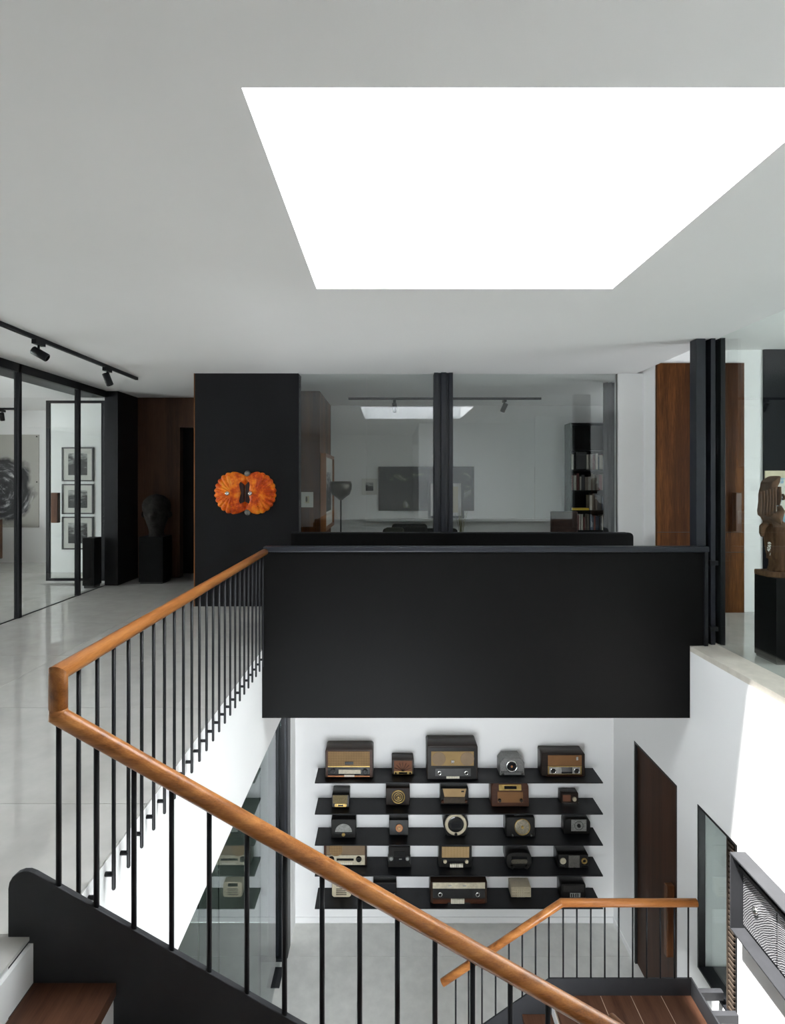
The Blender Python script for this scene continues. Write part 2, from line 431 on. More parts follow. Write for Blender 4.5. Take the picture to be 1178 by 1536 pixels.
class MB:
    def __init__(self):
        self.v, self.f, self.sm = [], [], []

    def add(self, vs, fs, smooth=False):
        k = len(self.v)
        self.v += [Vector(p) for p in vs]
        self.f += [tuple(i + k for i in f) for f in fs]
        self.sm += [smooth] * len(fs)
        return self

    def box(self, x0, x1, y0, y1, z0, z1):
        if x0 > x1: x0, x1 = x1, x0
        if y0 > y1: y0, y1 = y1, y0
        if z0 > z1: z0, z1 = z1, z0
        vs = [(x, y, z) for x in (x0, x1) for y in (y0, y1) for z in (z0, z1)]
        return self.add(vs, [(0, 1, 3, 2), (4, 6, 7, 5), (0, 4, 5, 1), (2, 3, 7, 6), (0, 2, 6, 4), (1, 5, 7, 3)])

    def prism(self, pts, axis, a0, a1, smooth=False):
        """polygon extruded along an axis; pts in the two other coordinates (x,z) for y, (x,y) for z, (y,z) for x"""
        def mk(p, a):
            return {'y': (p[0], a, p[1]), 'z': (p[0], p[1], a), 'x': (a, p[0], p[1])}[axis]
        n = len(pts)
        vs = [mk(p, a0) for p in pts] + [mk(p, a1) for p in pts]
        fs = [tuple(range(n))[::-1], tuple(range(n, 2 * n))]
        k = len(self.v)
        self.add(vs, fs)
        self.f += [(k + i, k + (i + 1) % n, k + n + (i + 1) % n, k + n + i) for i in range(n)]
        self.sm += [smooth] * n
        return self

    def tube(self, path, r, seg=12, caps=True):
        path = [Vector(p) for p in path]
        rs = r if isinstance(r, (list, tuple)) else [r] * len(path)
        n = len(path)
        up, rings, sharp = None, [], []
        for i, p in enumerate(path):
            a = (path[i] - path[i - 1]).normalized() if i else None
            b = (path[i + 1] - path[i]).normalized() if i < n - 1 else None
            if a is None: a = b
            if b is None: b = a
            t = (a + b).normalized()
            if up is None:
                up = Vector((0, 0, 1)) if abs(t.z) < 0.9 else Vector((0, 1, 0))
            s = t.cross(up).normalized()
            u = s.cross(t).normalized()
            ca = max(0.3, a.dot(t))
            bend = b - a
            bdir = bend - t * bend.dot(t)
            rg = []
            for j in range(seg):
                an = 2 * math.pi * j / seg
                off = (s * math.cos(an) + u * math.sin(an)) * rs[i]
                if bdir.length > 1e-5:          # mitre: stretch the section across the bend
                    bd = bdir.normalized()
                    off += bd * off.dot(bd) * (1 / ca - 1)
                rg.append(p + off)
            rings.append(rg)
            sharp.append(a.dot(b) < 0.93)
            up = u
        start = len(self.v)
        first = prev = start
        self.v += rings[0]
        for i in range(1, n):
            k = len(self.v)
            self.v += rings[i]
            for j in range(seg):
                self.f.append((prev + j, prev + (j + 1) % seg, k + (j + 1) % seg, k + j))
                self.sm.append(True)
            prev = k
            if sharp[i] and i < n - 1:          # doubled ring keeps the joint crisp
                prev = len(self.v)
                self.v += [p.copy() for p in rings[i]]
        if caps:
            self.f.append(tuple(first + j for j in range(seg))[::-1])
            self.f.append(tuple(prev + j for j in range(seg)))
            self.sm += [False, False]
        return self

    def lathe(self, prof, c=(0, 0, 0), axis='z', seg=24, smooth=True):
        """prof: list of (radius, height along the axis)"""
        k = len(self.v)
        c = Vector(c)
        for r, h in prof:
            for j in range(seg):
                a = 2 * math.pi * j / seg
                p, q = r * math.cos(a), r * math.sin(a)
                self.v.append(c + Vector({'z': (p, q, h), 'y': (p, h, q), 'x': (h, p, q)}[axis]))
        for i in range(len(prof) - 1):
            for j in range(seg):
                self.f.append((k + i * seg + j, k + i * seg + (j + 1) % seg, k + (i + 1) * seg + (j + 1) % seg, k + (i + 1) * seg + j))
                self.sm.append(smooth)
        self.f.append(tuple(k + j for j in range(seg))[::-1])
        self.f.append(tuple(k + (len(prof) - 1) * seg + j for j in range(seg)))
        self.sm += [False, False]
        return self

    def loft(self, rings, closed=True, smooth=True):
        k = len(self.v)
        n = len(rings[0])
        for rg in rings:
            self.v += [Vector(p) for p in rg]
        for i in range(len(rings) - 1):
            for j in range(n):
                self.f.append((k + i * n + j, k + i * n + (j + 1) % n, k + (i + 1) * n + (j + 1) % n, k + (i + 1) * n + j))
                self.sm.append(smooth)
        if closed:
            self.f.append(tuple(k + j for j in range(n))[::-1])
            self.f.append(tuple(k + (len(rings) - 1) * n + j for j in range(n)))
            self.sm += [smooth, smooth]
        return self

    def build(self, name, mat, parent=None, origin=None, bevel=0.0, seg=2):
        if origin is None:
            if parent is not None:
                origin = ORG[parent.name]
            else:
                xs = [p.x for p in self.v]; ys = [p.y for p in self.v]; zs = [p.z for p in self.v]
                origin = Vector(((min(xs) + max(xs)) / 2, (min(ys) + max(ys)) / 2, min(zs)))
        origin = Vector(origin)
        me = bpy.data.meshes.new(name)
        me.from_pydata([p - origin for p in self.v], [], self.f)
        me.polygons.foreach_set('use_smooth', self.sm)
        bm = bmesh.new()
        bm.from_mesh(me)
        bmesh.ops.recalc_face_normals(bm, faces=bm.faces)
        bm.to_mesh(me)
        bm.free()
        me.materials.append(mat)
        o = bpy.data.objects.new(name, me)
        COL.objects.link(o)
        ORG[o.name] = origin
        if parent is not None:
            o.parent = parent
            o.location = origin - ORG[parent.name]
        else:
            o.location = origin
        if bevel:
            md = o.modifiers.new('bevel', 'BEVEL')
            md.width = bevel
            md.segments = seg
            md.limit_method = 'ANGLE'
        return o


def tag(o, label, cat, group=None):
    o['label'] = label
    o['category'] = cat
    if group:
        o['group'] = group
    return o


def struct(o):
    o['kind'] = 'structure'
    return o


def thing(name, loc, label=None, cat=None, group=None):
    o = bpy.data.objects.new(name, None)
    o.empty_display_size = 0.1
    o.location = loc
    COL.objects.link(o)
    ORG[o.name] = Vector(loc)
    if label:
        tag(o, label, cat, group)
    return o


def copy_at(src, parent, world):
    c = src.copy()
    COL.objects.link(c)
    c.parent = parent
    ORG[c.name] = Vector(world)
    c.location = Vector(world) - (ORG[parent.name] if parent else Vector((0, 0, 0)))
    return c


def B(*a):
    return MB().box(*a)


def rounded_rect(x0, x1, z0, z1, r, n=5, corners=(1, 1, 1, 1)):
    """corner order: lower left, lower right, upper right, upper left"""
    pts = []
    for (cx, cz, a0), on in zip([(x0, z0, 180), (x1, z0, 270), (x1, z1, 0), (x0, z1, 90)], corners):
        if not on or r <= 0:
            pts.append((cx, cz))
            continue
        ox = cx + (r if cx == x0 else -r)
        oz = cz + (r if cz == z0 else -r)
        for i in range(n + 1):
            a = math.radians(a0 + 90 * i / n)
            pts.append((ox + r * math.cos(a), oz + r * math.sin(a)))
    return pts

# ------------------------------------------------------------------ main planes
XF = -1.19      # white slab edge of the gallery
XR = 2.86       # white wall on the right of the stairwell
XG = 3.15       # glass of the right room
YB = 7.30       # plane of the radio wall, the charcoal wall and the study glazing
YBR0, YBR1 = 5.45, 7.0   # the bridge
DD = 5.47

# ------------------------------------------------------------------ setting: floors
def slab_floor(name, x0, x1, y0, y1, z, mat, jx, jy, sx, sy, thick=0.22):
    base = struct(B(x0, x1 - 0.2, y0, y1, z - thick, z - 0.012).build(name, JOINT))
    g = 0.0015

    def cuts(a, b, j, s):
        c = [a]
        t = j - math.floor((j - a) / s) * s
        while t < b - 0.05:
            if t > a + 0.05:
                c.append(t)
            t += s
        return c + [b]
    cx, cyy = cuts(x0, x1, jx, sx), cuts(y0, y1, jy, sy)
    cache = {}
    for i in range(len(cx) - 1):
        for j in range(len(cyy) - 1):
            w, d = cx[i + 1] - cx[i], cyy[j + 1] - cyy[j]
            key = (round(w, 3), round(d, 3))
            pos = Vector((cx[i], cyy[j], z - 0.012))
            if key in cache:
                copy_at(cache[key], base, pos)
            else:
                cache[key] = B(pos.x + g, pos.x + w - g, pos.y + g, pos.y + d - g, z - 0.012, z).build('slab', mat, base, pos)
    return base


slab_floor('floor', -9.0, XF, 2.03, 11.3, 0.0, FLOOR, XF, 4.05, 1.8, 1.2)
slab_floor('floor', -9.0, -1.254, -2.6, 2.03, 0.0, FLOOR, -1.19, 0.45, 1.8, 1.2)
struct(B(-1.254, 0.74, -2.6, 0.93, -0.22, 0.0).build('floor', FLOOR))
struct(B(XF, 3.02, YBR0 + 0.02, YB + 0.1, -0.25, 0.0).build('floor', FLOOR))
struct(B(XF, 6.6, YB + 0.1, 10.6, -0.25, 0.0).build('floor', FLOOR))
struct(B(3.02, 6.6, 0.4, YB + 0.1, -0.25, 0.0).build('floor', FLOOR))
slab_floor('floor', -6.0, 3.3, 0.78, YB, LOW, FLOORLO, -0.33, 6.78, 2.4, 2.4)
struct(B(XR, XG - 0.008, 0.93, 5.60, -0.02, 0.03).build('trim_1', SILL))          # beige stone sill

# ------------------------------------------------------------------ setting: ceilings, skylight
cm = MB()
for b in ((-9.2, SKX0, -2.8, 11.4), (SKX1, XG, -2.8, 11.4), (SKX0, SKX1, -2.8, SKY0), (SKX0, SKX1, SKY1, 11.4)):
    cm.box(b[0], b[1], b[2], b[3], CEIL, CEIL + 0.35)
struct(cm.build('ceiling', CEILM))
struct(B(XG, 6.8, YB + 0.2, 10.8, CEIL, CEIL + 0.35).build('ceiling', CEILM))
struct(B(XG, 6.8, 0.2, YB + 0.2, 3.18, 3.42).build('ceiling', CEILM))
sk = MB()
for b in ((SKX0 - 0.2, SKX0, SKY0 - 0.2, SKY1 + 0.2), (SKX1, SKX1 + 0.2, SKY0 - 0.2, SKY1 + 0.2), (SKX0, SKX1, SKY0 - 0.2, SKY0), (SKX0, SKX1, SKY1, SKY1 + 0.2)):
    sk.box(b[0], b[1], b[2], b[3], CEIL + 0.35, SKTOP)
struct(sk.build('wall_skylight', mottled('reveal_paint', (0.92, 0.92, 0.915), 0.01, 1.0, 0.6)))
skw = struct(B(SKX0 - 0.2, SKX0, SKY0 - 0.2, SKY1 + 0.2, SKTOP, SKTOP + 0.05).box(SKX1, SKX1 + 0.2, SKY0 - 0.2, SKY1 + 0.2, SKTOP, SKTOP + 0.05).box(SKX0, SKX1, SKY0 - 0.2, SKY0, SKTOP, SKTOP + 0.05).box(SKX0, SKX1, SKY1, SKY1 + 0.2, SKTOP, SKTOP + 0.05).build('window_5', CEILM))
B(SKX0 - 0.01, SKX1 + 0.01, SKY0 - 0.01, SKY1 + 0.01, SKTOP + 0.05, SKTOP + 0.065).build('pane', GLASST, skw)

# ------------------------------------------------------------------ setting: walls
def wall(name, boxes, mat=WHITE):
    m = MB()
    for b in boxes:
        m.box(*b)
    return struct(m.build(name, mat))


wall('wall_slab_edge', [(XF - 0.2, XF, 2.03, YB, -1.06, -0.012)])
wall('wall_lower_back', [(-6.0, 3.3, YB, YB + 0.2, LOW, -0.25)])
wall('wall_lower_left', [(-1.45, -1.17, 6.95, YB, LOW, -1.06)])
DY0, DY1, DZ = 2.86 * F / (1016 - VX), 2.86 * F / (951 - VX), wz(1110, 2.86 * F / (951 - VX))
WY0, WY1 = 2.86 * F / (1106.5 - VX), 2.86 * F / (1047 - VX)
WZ0, WZ1 = wz(1455, 2.86 * F / (1050 - VX)), wz(1206, WY1)
wall('wall_right', [
    (XR, XR + 0.3, 0.78, WY0, LOW, -0.02), (XR, XR + 0.3, WY1, DY0, LOW, -0.02), (XR, XR + 0.3, DY1, YB, LOW, -0.02),
    (XR, XR + 0.3, WY0, WY1, LOW, WZ0), (XR, XR + 0.3, WY0, WY1, WZ1, -0.02), (XR, XR + 0.3, DY0, DY1, DZ, -0.02)])
wall('wall_window_niche', [(4.03, 4.13, 3.4, ADDED_WIN_N[0], LOW, -0.25), (4.03, 4.13, ADDED_WIN_N[1], 7.2, LOW, -0.25), (4.03, 4.13, ADDED_WIN_N[0], ADDED_WIN_N[1], LOW, ADDED_WIN_N[2]), (4.03, 4.13, ADDED_WIN_N[0], ADDED_WIN_N[1], ADDED_WIN_N[3], -0.25), (XR + 0.3, 4.13, 3.4, 7.2, LOW - 0.1, LOW), (XR + 0.3, 4.03, 7.1, 7.2, LOW, -0.25), (XR + 0.3, 4.03, 3.4, 3.5, LOW, -0.25)],
     mottled('grey_green_wall', (0.52, 0.55, 0.54), 0.03, 2, 0.7))
wall('wall_rear_right', [(0.74, XG, 0.78, 0.93, ADDED_WIN_LOW[3], CEIL), (-6.0, 0.74, 0.78, 0.93, ADDED_WIN_LOW[3], -0.22),
                         (-6.0, ADDED_WIN_LOW[0], 0.78, 0.93, LOW, ADDED_WIN_LOW[3]), (ADDED_WIN_LOW[1], XG, 0.78, 0.93, LOW, ADDED_WIN_LOW[3]), (ADDED_WIN_LOW[0], ADDED_WIN_LOW[1], 0.78, 0.93, LOW, ADDED_WIN_LOW[2])])
wall('wall_rear', [(-9.2, 0.9, -2.8, -2.6, 0.0, CEIL), (0.74, 0.9, -2.6, 0.78, -0.2, CEIL)])
wall('wall_left', [(-9.2, -9.0, -2.8, ADDED_WIN_L[0], 0, CEIL), (-9.2, -9.0, ADDED_WIN_L[1], 11.4, 0, CEIL), (-9.2, -9.0, ADDED_WIN_L[0], ADDED_WIN_L[1], 0, ADDED_WIN_L[2]), (-9.2, -9.0, ADDED_WIN_L[0], ADDED_WIN_L[1], ADDED_WIN_L[3], CEIL)])
wall('wall_lower_far_left', [(-6.2, -6.0, 0.7, YB, LOW, -0.25)])
wall('wall_left_room_back', [(-9.2, -5.93, 11.2, 11.4, 0, CEIL), (-5.93, -4.0, 10.0, 11.4, 0, CEIL)])
wall('wall_right_room_far', [(3.24, 6.8, 7.0, YB, 0, 3.18)])
wall('wall_right_room_rear', [(XG, 6.8, 0.2, 0.4, 0, 3.18), (XG, XG + 0.1, 0.4, 0.95, 0, 3.18)])
wall('wall_right_room_outer', [
    (6.6, 6.8, 0.2, ADDED_WIN_R[0], 0, 3.2), (6.6, 6.8, ADDED_WIN_R[1], ADDED_WIN_F[0], 0, 3.2), (6.6, 6.8, ADDED_WIN_F[1], 10.8, 0, 3.2),
    (6.6, 6.8, ADDED_WIN_F[0], ADDED_WIN_F[1], 0, ADDED_WIN_F[2]), (6.6, 6.8, ADDED_WIN_F[0], ADDED_WIN_F[1], ADDED_WIN_F[3], 3.2),
    (6.6, 6.8, ADDED_WIN_R[0], ADDED_WIN_R[1], 0, ADDED_WIN_R[2]), (6.6, 6.8, ADDED_WIN_R[0], ADDED_WIN_R[1], ADDED_WIN_R[3], 3.2)])
XGE = wx(928, YB)
wall('wall_study_right', [(XGE, 3.24, YB, YB + 0.12, 0, CEIL), (3.24, 6.6, YB, YB + 0.2, 0, 3.2)])
wall('wall_study_back', [(-1.5, 6.8, 10.45, 10.6, 0, CEIL)])
XBL, XBR = wx(291, YB), wx(448, YB)
wall('wall_charcoal', [(XBL + 0.012, XBR, YB, YB + 0.22, 0, CEIL)], BLKWALL)
struct(B(XBL, XBL + 0.012, YB - 0.004, YB + 0.22, 0, CEIL).build('trim_2', EDGEW))
wall('wall_hall_wood', [(-4.3, wx(270, 9.45), 9.45, 9.6, 0, CEIL), (wx(270, 9.45), -1.5, 9.45, 9.6, wz(641, 9.45), CEIL)], HALLW)
wall('wall_hall_dark', [(-4.3, -1.62, 9.9, 10.0, 0, CEIL)], BLKWALL)
wall('wall_hall_side', [(-1.62, -1.5, YB + 0.22, 10.6, 0, CEIL)], BLKWALL)
wall('wall_hall_black', [(wx(157, 8.75), -4.10, 8.75, 9.6, 0, CEIL)], STEEL)

# frames and panes of the unseen windows added to brighten the rooms
def added_window(n, axis, pos, a0, a1, z0, z1):
    f, d = 0.05, 0.06
    def bx(u0, u1, w0, w1, dd=d):
        return (pos - dd / 2, pos + dd / 2, u0, u1, w0, w1) if axis == 'x' else (u0, u1, pos - dd / 2, pos + dd / 2, w0, w1)
    root = struct(thing('window_%d' % n, (pos, (a0 + a1) / 2, z0) if axis == 'x' else ((a0 + a1) / 2, pos, z0)))
    B(*bx(a0, a0 + f, z0, z1)).build('jamb', STEEL, root)
    B(*bx(a1 - f, a1, z0, z1)).build('jamb', STEEL, root)
    B(*bx(a0 + f, a1 - f, z1 - f, z1)).build('head', STEEL, root)
    B(*bx(a0 + f, a1 - f, z0, z0 + f)).build('sill', STEEL, root)
    B(*bx(a0 + f, a1 - f, z0 + f, z1 - f, 0.01)).build('pane', GLASSS, root)


added_window(7, 'x', -9.1, *ADDED_WIN_L)
added_window(8, 'x', 6.7, *ADDED_WIN_R)
added_window(9, 'x', 6.7, *ADDED_WIN_F)
added_window(10, 'x', 4.08, *ADDED_WIN_N)
added_window(11, 'y', 0.82, *ADDED_WIN_LOW)

# baseboards
struct(B(-1.17, XR - 0.012, YB - 0.012, YB, LOW, LOW + 0.07).build('baseboard_back', WHITE))
struct(B(XR - 0.012, XR, DY1, YB, LOW, LOW + 0.07).box(XR - 0.012, XR, 3.0, DY0, LOW, LOW + 0.07).build('baseboard_right', WHITE))

# ------------------------------------------------------------------ study glazing
w1 = struct(thing('window_1', (0.7, YB, 0)))
mx0, mx1 = wx(651, YB), wx(679, YB)
px_j = [XBR, wx(550, YB), mx0, mx1, wx(804, YB), XGE]
for a, b in ((0, 1), (1, 2), (3, 4), (4, 5)):
    B(px_j[a] + 0.002, px_j[b] - 0.002, YB + 0.045, YB + 0.057, 0.0, CEIL).build('pane', GLASS, w1)
mw = mx1 - mx0
B(mx0, mx0 + 0.05, YB - 0.06, YB + 0.12, 0, CEIL).build('mullion_channel', STEELB, w1, bevel=0.003)
B(mx1 - 0.05, mx1, YB - 0.06, YB + 0.12, 0, CEIL).build('mullion_channel', STEELB, w1, bevel=0.003)
B(mx0 + 0.05, mx1 - 0.05, YB - 0.035, YB + 0.10, 0, CEIL).build('mullion_core', STEELB, w1)
B(mx0 + 0.085, mx1 - 0.085, YB - 0.075, YB - 0.035, 0, CEIL).build('mullion_rib', STEELB, w1, bevel=0.003)
B(XGE - 0.008, XGE, YB + 0.03, YB + 0.07, 0, CEIL).build('jamb', mottled('grey_jamb', (0.18, 0.18, 0.18), 0.05, 9, 0.5), w1)

# ------------------------------------------------------------------ left glazing with open door
XL = -4.30
w2 = struct(thing('window_2', (XL, 6.7, 0)))
posts = [2.83, 4.12, 5.41, 6.70, 7.99]
for y in posts:
    B(XL - 0.03, XL + 0.03, y - 0.025, y + 0.025, 0, CEIL).build('post', STEEL, w2)
ends = [1.5] + posts + [8.75]
for a, b in zip(ends[:-1], ends[1:]):
    B(XL - 0.006, XL + 0.006, a + 0.025, b - 0.025, 0.0, CEIL - 0.10).build('pane', GLASSL, w2)
B(XL - 0.34, XL + 0.03, 1.4, 8.75, CEIL - 0.10, CEIL).build('header', STEEL, w2)
B(XL - 0.012, XL + 0.012, 1.4, 8.75, 0.0, 0.006).build('floor_track', STEEL, w2)
struct(B(XL - 0.1, XL + 0.1, -2.6, 1.4, 0, CEIL).build('wall_left_partition', WHITE))

d1 = struct(thing('door_1', (-4.9, 9.05, 0)))
dx0, dx1, dz0, dz1 = wx(70, 9.05), wx(158, 9.05), 0.02, wz(601, 9.05)
B(dx0, dx0 + 0.055, 9.03, 9.07, dz0, dz1).build('stile', STEEL, d1)
B(dx1 - 0.055, dx1, 9.03, 9.07, dz0, dz1).build('stile', STEEL, d1)
B(dx0 + 0.055, dx1 - 0.055, 9.03, 9.07, dz1 - 0.04, dz1).build('rail', STEEL, d1)
B(dx0 + 0.055, dx1 - 0.055, 9.03, 9.07, dz0, dz0 + 0.04).build('rail', STEEL, d1)
B(dx0 + 0.055, dx1 - 0.055, 9.045, 9.055, dz0 + 0.04, dz1 - 0.04).build('pane', GLASSL, d1)
B(wx(79, 9.0), wx(89, 9.0), 8.95, 9.03, wz(784, 9.0), wz(739, 9.0)).build('pull_handle', PULL, d1, bevel=0.006)

# ------------------------------------------------------------------ right glazing with steel column
w3 = struct(thing('window_3', (XG, 3.2, 0.0)))
B(XG - 0.007, XG + 0.007, 0.95, 5.50, 0.0, 3.18).build('pane', GLASSG, w3)
col = thing('steel_column', (3.07, 5.55, 0.0), 'blue-black steel column of stacked channels at the end of the bridge parapet', 'column')
cd = 5.5
B(wx(1045, cd), wx(1059, cd), 5.50, 5.62, 0.0, CEIL).build('flange_plate', STEELB, col, bevel=0.003)
B(wx(1059, cd), wx(1066, cd), 5.58, 5.62, 0.0, CEIL).build('web', STEEL, col)
B(wx(1066, cd), wx(1073, cd), 5.49, 5.62, 0.03, CEIL).build('flange_plate', STEELB, col, bevel=0.003)
B(wx(1073, cd), wx(1079, cd), 5.56, 5.60, 0.03, CEIL).build('web', STEEL, col)
B(wx(1079, cd), wx(1086, cd), 5.47, 5.60, 0.03, CEIL).build('flange_plate', STEEL, col, bevel=0.003)
for zz in (wz(844, cd), wz(942, cd)):
    B(wx(1062, cd), wx(1074, cd), 5.455, 5.50, zz - 0.02, zz + 0.02).build('bolt_bracket', STEEL, col)

# ------------------------------------------------------------------ bridge
br = thing('bridge_parapet', (0.9, YBR0, -0.65), 'wide black steel parapet panel closing the bridge over the stairwell', 'parapet')
zb, zt = wz(1077, YBR0), wz(828, YBR0)
B(XF - 0.005, XR - 0.004, YBR0, YBR0 + 0.018, zb, 0.035).box(XF - 0.005, 3.0, YBR0, YBR0 + 0.018, 0.035, zt).build('panel', PANEL, br)
B(wx(396, YBR0), wx(1062, YBR0), YBR0 - 0.035, YBR0 + 0.05, zt, zt + 0.055).build('cap_rail', STEELB, br, bevel=0.012, seg=3)
B(wx(1056, YBR0), wx(1061, YBR0), YBR0 - 0.02, YBR0 + 0.03, 0.035, zt).build('end_post', STEEL, br)
fp = thing('far_parapet', (0.9, 6.96, 0.0), 'low black parapet with rounded end in front of the study glazing', 'parapet')
MB().prism(rounded_rect(wx(437, 6.95), wx(950, 6.95), 0.0, wz(799, 6.95), 0.05, 5, (0, 0, 1, 0)), 'y', 6.94, 6.99).build('panel', PANEL, fp)
B(wx(437, 6.95), wx(940, 6.95), 6.93, 7.0, wz(799, 6.95) - 0.012, wz(799, 6.95) + 0.004).build('cap_rail', STEEL, fp, bevel=0.003)

# ------------------------------------------------------------------ gallery railing
RX = -1.155
RZ = 0.925
RR = 0.031
YC = 2.02
gr = thing('gallery_railing', (RX, 3.7, 0.0), 'wooden handrail on slim black balusters along the white gallery edge', 'railing')
MB().tube([(RX, YC, 0.80), (RX, YC, RZ), (RX, YBR0 - 0.03, RZ)], RR, 20).build('handrail', HANDY, gr)
proto = None
for k in range(24):
    y = 2.153 + 0.138 * k
    base = Vector((RX, y, -0.125))
    if proto is None:
        bal = MB().tube([base, base + Vector((0, 0, 0.006)), Vector((RX, y, RZ - 0.02))], [0.006, 0.0085, 0.0085], 10).build('baluster', STEEL, gr, base)
        brk = MB().tube([(XF - 0.0, y, -0.06), (RX, y, -0.06)], 0.010, 8).build('bracket', STEEL, bal, Vector((RX, y, -0.06)))
        proto = (bal, brk)
    else:
        bb = copy_at(proto[0], gr, base)
        copy_at(proto[1], bb, Vector((RX, y, -0.06)))

# ------------------------------------------------------------------ upper flight
SLOPE = 0.568
RUN, RISE = 0.281, 0.16
SX0 = -1.254
st1 = thing('staircase', (0.3, 1.5, LOW), 'upper stair flight with black plate stringer, dark wood treads and thick handrail', 'staircase')


def zs1(x):
    return 0.166 - SLOPE * (x + 1.154)


sx_l, sx_r = wx(12, YC), 1.86
pts = [(sx_l, -0.35), (sx_l, 0.165)]
for i in range(7):
    a = math.radians(180 - 119.6 * i / 6)
    pts.append((sx_l + 0.062 + 0.062 * math.cos(a), 0.168 + 0.062 * math.sin(a)))
pts += [(sx_r, zs1(sx_r)), (sx_r, zs1(sx_r) - 0.55), (sx_l + 0.35, -0.55)]
MB().prism(pts, 'y', YC - 0.001, YC + 0.021).build('stringer', DARKST, st1, bevel=0.003)
for k in range(11):
    z = -RISE * (k + 1)
    x = SX0 + RUN * k
    if k < 10:
        B(x + 0.014, x + RUN + 0.022, 0.95, YC - 0.001, z - 0.045, z).build('tread', TREAD, st1, (x, 1.4, z), bevel=0.002)
    B(x - 0.004, x + 0.012, 0.95, YC - 0.001, z - 0.0, z + RISE - (0.046 if k else 0.022)).build('riser', WHITE, st1)
B(SX0 + RUN * 10 + 0.014, 2.66, 0.95, YC - 0.001, -1.76 - 0.05, -1.76).build('landing', TREAD, st1)


def zr1(x):
    return 0.775 - SLOPE * (x - RX)


MB().tube([(RX, YC, 0.80), (RX, YC, 0.775), (1.83, YC, zr1(1.83))], RR, 20).build('handrail', HAND, st1)
for k in range(22):
    x = RX - 0.004 + 0.1325 * k
    B0 = Vector((x, YC + 0.01, zs1(x) - 0.004))
    MB().tube([B0, (x, YC + 0.01, zr1(x) - 0.015)], 0.0092, 10).build('baluster', STEEL, st1, B0)

# ------------------------------------------------------------------ lower landing and flights
YL = 5.0
LZ = -2.87
XL0, XL1 = wx(825, YL), wx(1037, YL)
LT = wz(1468, YL)
st2 = thing('staircase', (1.6, 4.5, LOW), 'lower stair landing of dark planks with low steel kerb and slim railing', 'staircase')
SL3 = 0.695


def zs3(x):
    return LT + SL3 * (x - XL0)


xb = XL0 - (LT - (LOW + 0.0)) / SL3
pts = [(XL1 + 0.012, LT - 0.26), (XL1 + 0.012, LT), (XL0, LT), (0.25, zs3(0.25)), (0.02, LOW + 0.2), (0.02, LOW), (0.3, LOW), (XL0 + 0.05, LT - 0.30)]
MB().prism(pts, 'y', YL, YL + 0.014).build('stringer', DARKST, st2)
B(XL1, XL1 + 0.012, 3.98, YL, LT - 0.26, LT).build('kerb', DARKST, st2)
pl0, pw = XL0 + 0.02, (XL1 - XL0 - 0.02) / 4.6
edges = [XL1 - pw * k for k in range(5)] + [pl0]
for a, b in zip(edges[1:], edges[:-1]):
    if b - a > 0.03:
        B(a + 0.003, b - 0.003, 3.98, YL - 0.001, LZ - 0.04, LZ).build('plank', TREADX, st2, (a, 4.4 + a, LZ))
SEAM = mottled('pale_seam_filler', (0.50, 0.40, 0.30), 0.1, 20, 0.7)
for a in edges[1:-1]:
    B(a - 0.003, a + 0.003, 3.98, YL - 0.001, LZ - 0.04, LZ - 0.0015).build('joint_strip', SEAM, st2)
B(pl0, XL1 - 0.001, 4.0, YL - 0.001, LZ - 0.06, LZ - 0.0405).build('landing_plate', mottled('joint_filler', (0.45, 0.36, 0.26), 0.1, 20, 0.7), st2)
for k in range(6):
    z = LZ - 0.161 * (k + 1)
    x1 = pl0 - 0.235 * k
    B(x1 - 0.26, x1 + 0.004, 3.98, YL - 0.001, z - 0.04, z).build('tread', TREADX, st2, (x1, 4.4, z))
    B(x1 - 0.004, x1 + 0.008, 4.0, YL - 0.002, z, z + 0.161 - 0.062).build('riser', WHITE, st2)
HZ = wz(1355, YL)
hx0, hx1, hx2 = wx(664, YL), wx(843, YL), wx(1046, YL)
hz0 = wz(1475, YL)
MB().tube([(hx0, YL + 0.007, hz0), (hx1, YL + 0.007, HZ), (hx2, YL + 0.007, HZ)], 0.033, 18).build('handrail', HAND, st2)
for p in (845.5, 866, 887, 908, 929, 950, 971, 991.5, 1012.5, 1033.5):
    x = wx(p, YL)
    MB().tube([(x, YL + 0.007, LT - 0.004), (x, YL + 0.007, HZ - 0.02)], 0.0075, 8).build('baluster', STEEL, st2)
for p in (824, 804, 784, 764, 744, 723.5, 703.5, 684):
    x = wx(p, YL)
    zt_ = HZ + (hz0 - HZ) * (hx1 - x) / (hx1 - hx0)
    MB().tube([(x, YL + 0.007, zs3(x) - 0.004), (x, YL + 0.007, zt_ - 0.02)], 0.0075, 8).build('baluster', STEEL, st2)
for y in (4.93, 4.72):
    B(XL1 + 0.012, XR, y - 0.022, y + 0.022, LT - 0.11, LT - 0.04).build('wall_bracket', DARKST, st2)

st3 = thing('staircase', (2.1, 3.0, LOW), 'middle stair flight beside the sunlit white wall, its handrail end rising above the planks', 'staircase')
for k in range(6):
    z = LZ + 0.1586 * (k + 1)
    y1 = 3.98 - 0.279 * k
    B(1.58, XL1 - 0.001, y1 - 0.30, y1 + 0.0, z - 0.04, z).build('tread', TREADX, st3)
    B(1.59, XL1 - 0.002, y1 - 0.018, y1 - 0.006, z - 0.1586 + 0.0, z - 0.041).build('riser', WHITE, st3)
MB().prism([(4.0, LT - 0.26), (4.0, LT), (2.05, LT + 1.11), (2.05, LT + 0.75)], 'x', XL1, XL1 + 0.012).build('stringer', DARKST, st3)
MB().prism([(4.0, LT - 0.26), (4.0, LT - 0.02), (2.05, LT + 1.09), (2.05, LT + 0.75)], 'x', 1.565, 1.58).build('stringer', DARKST, st3)
hx = wx(919, 4.08)
hzz = wz(1527, 4.08)
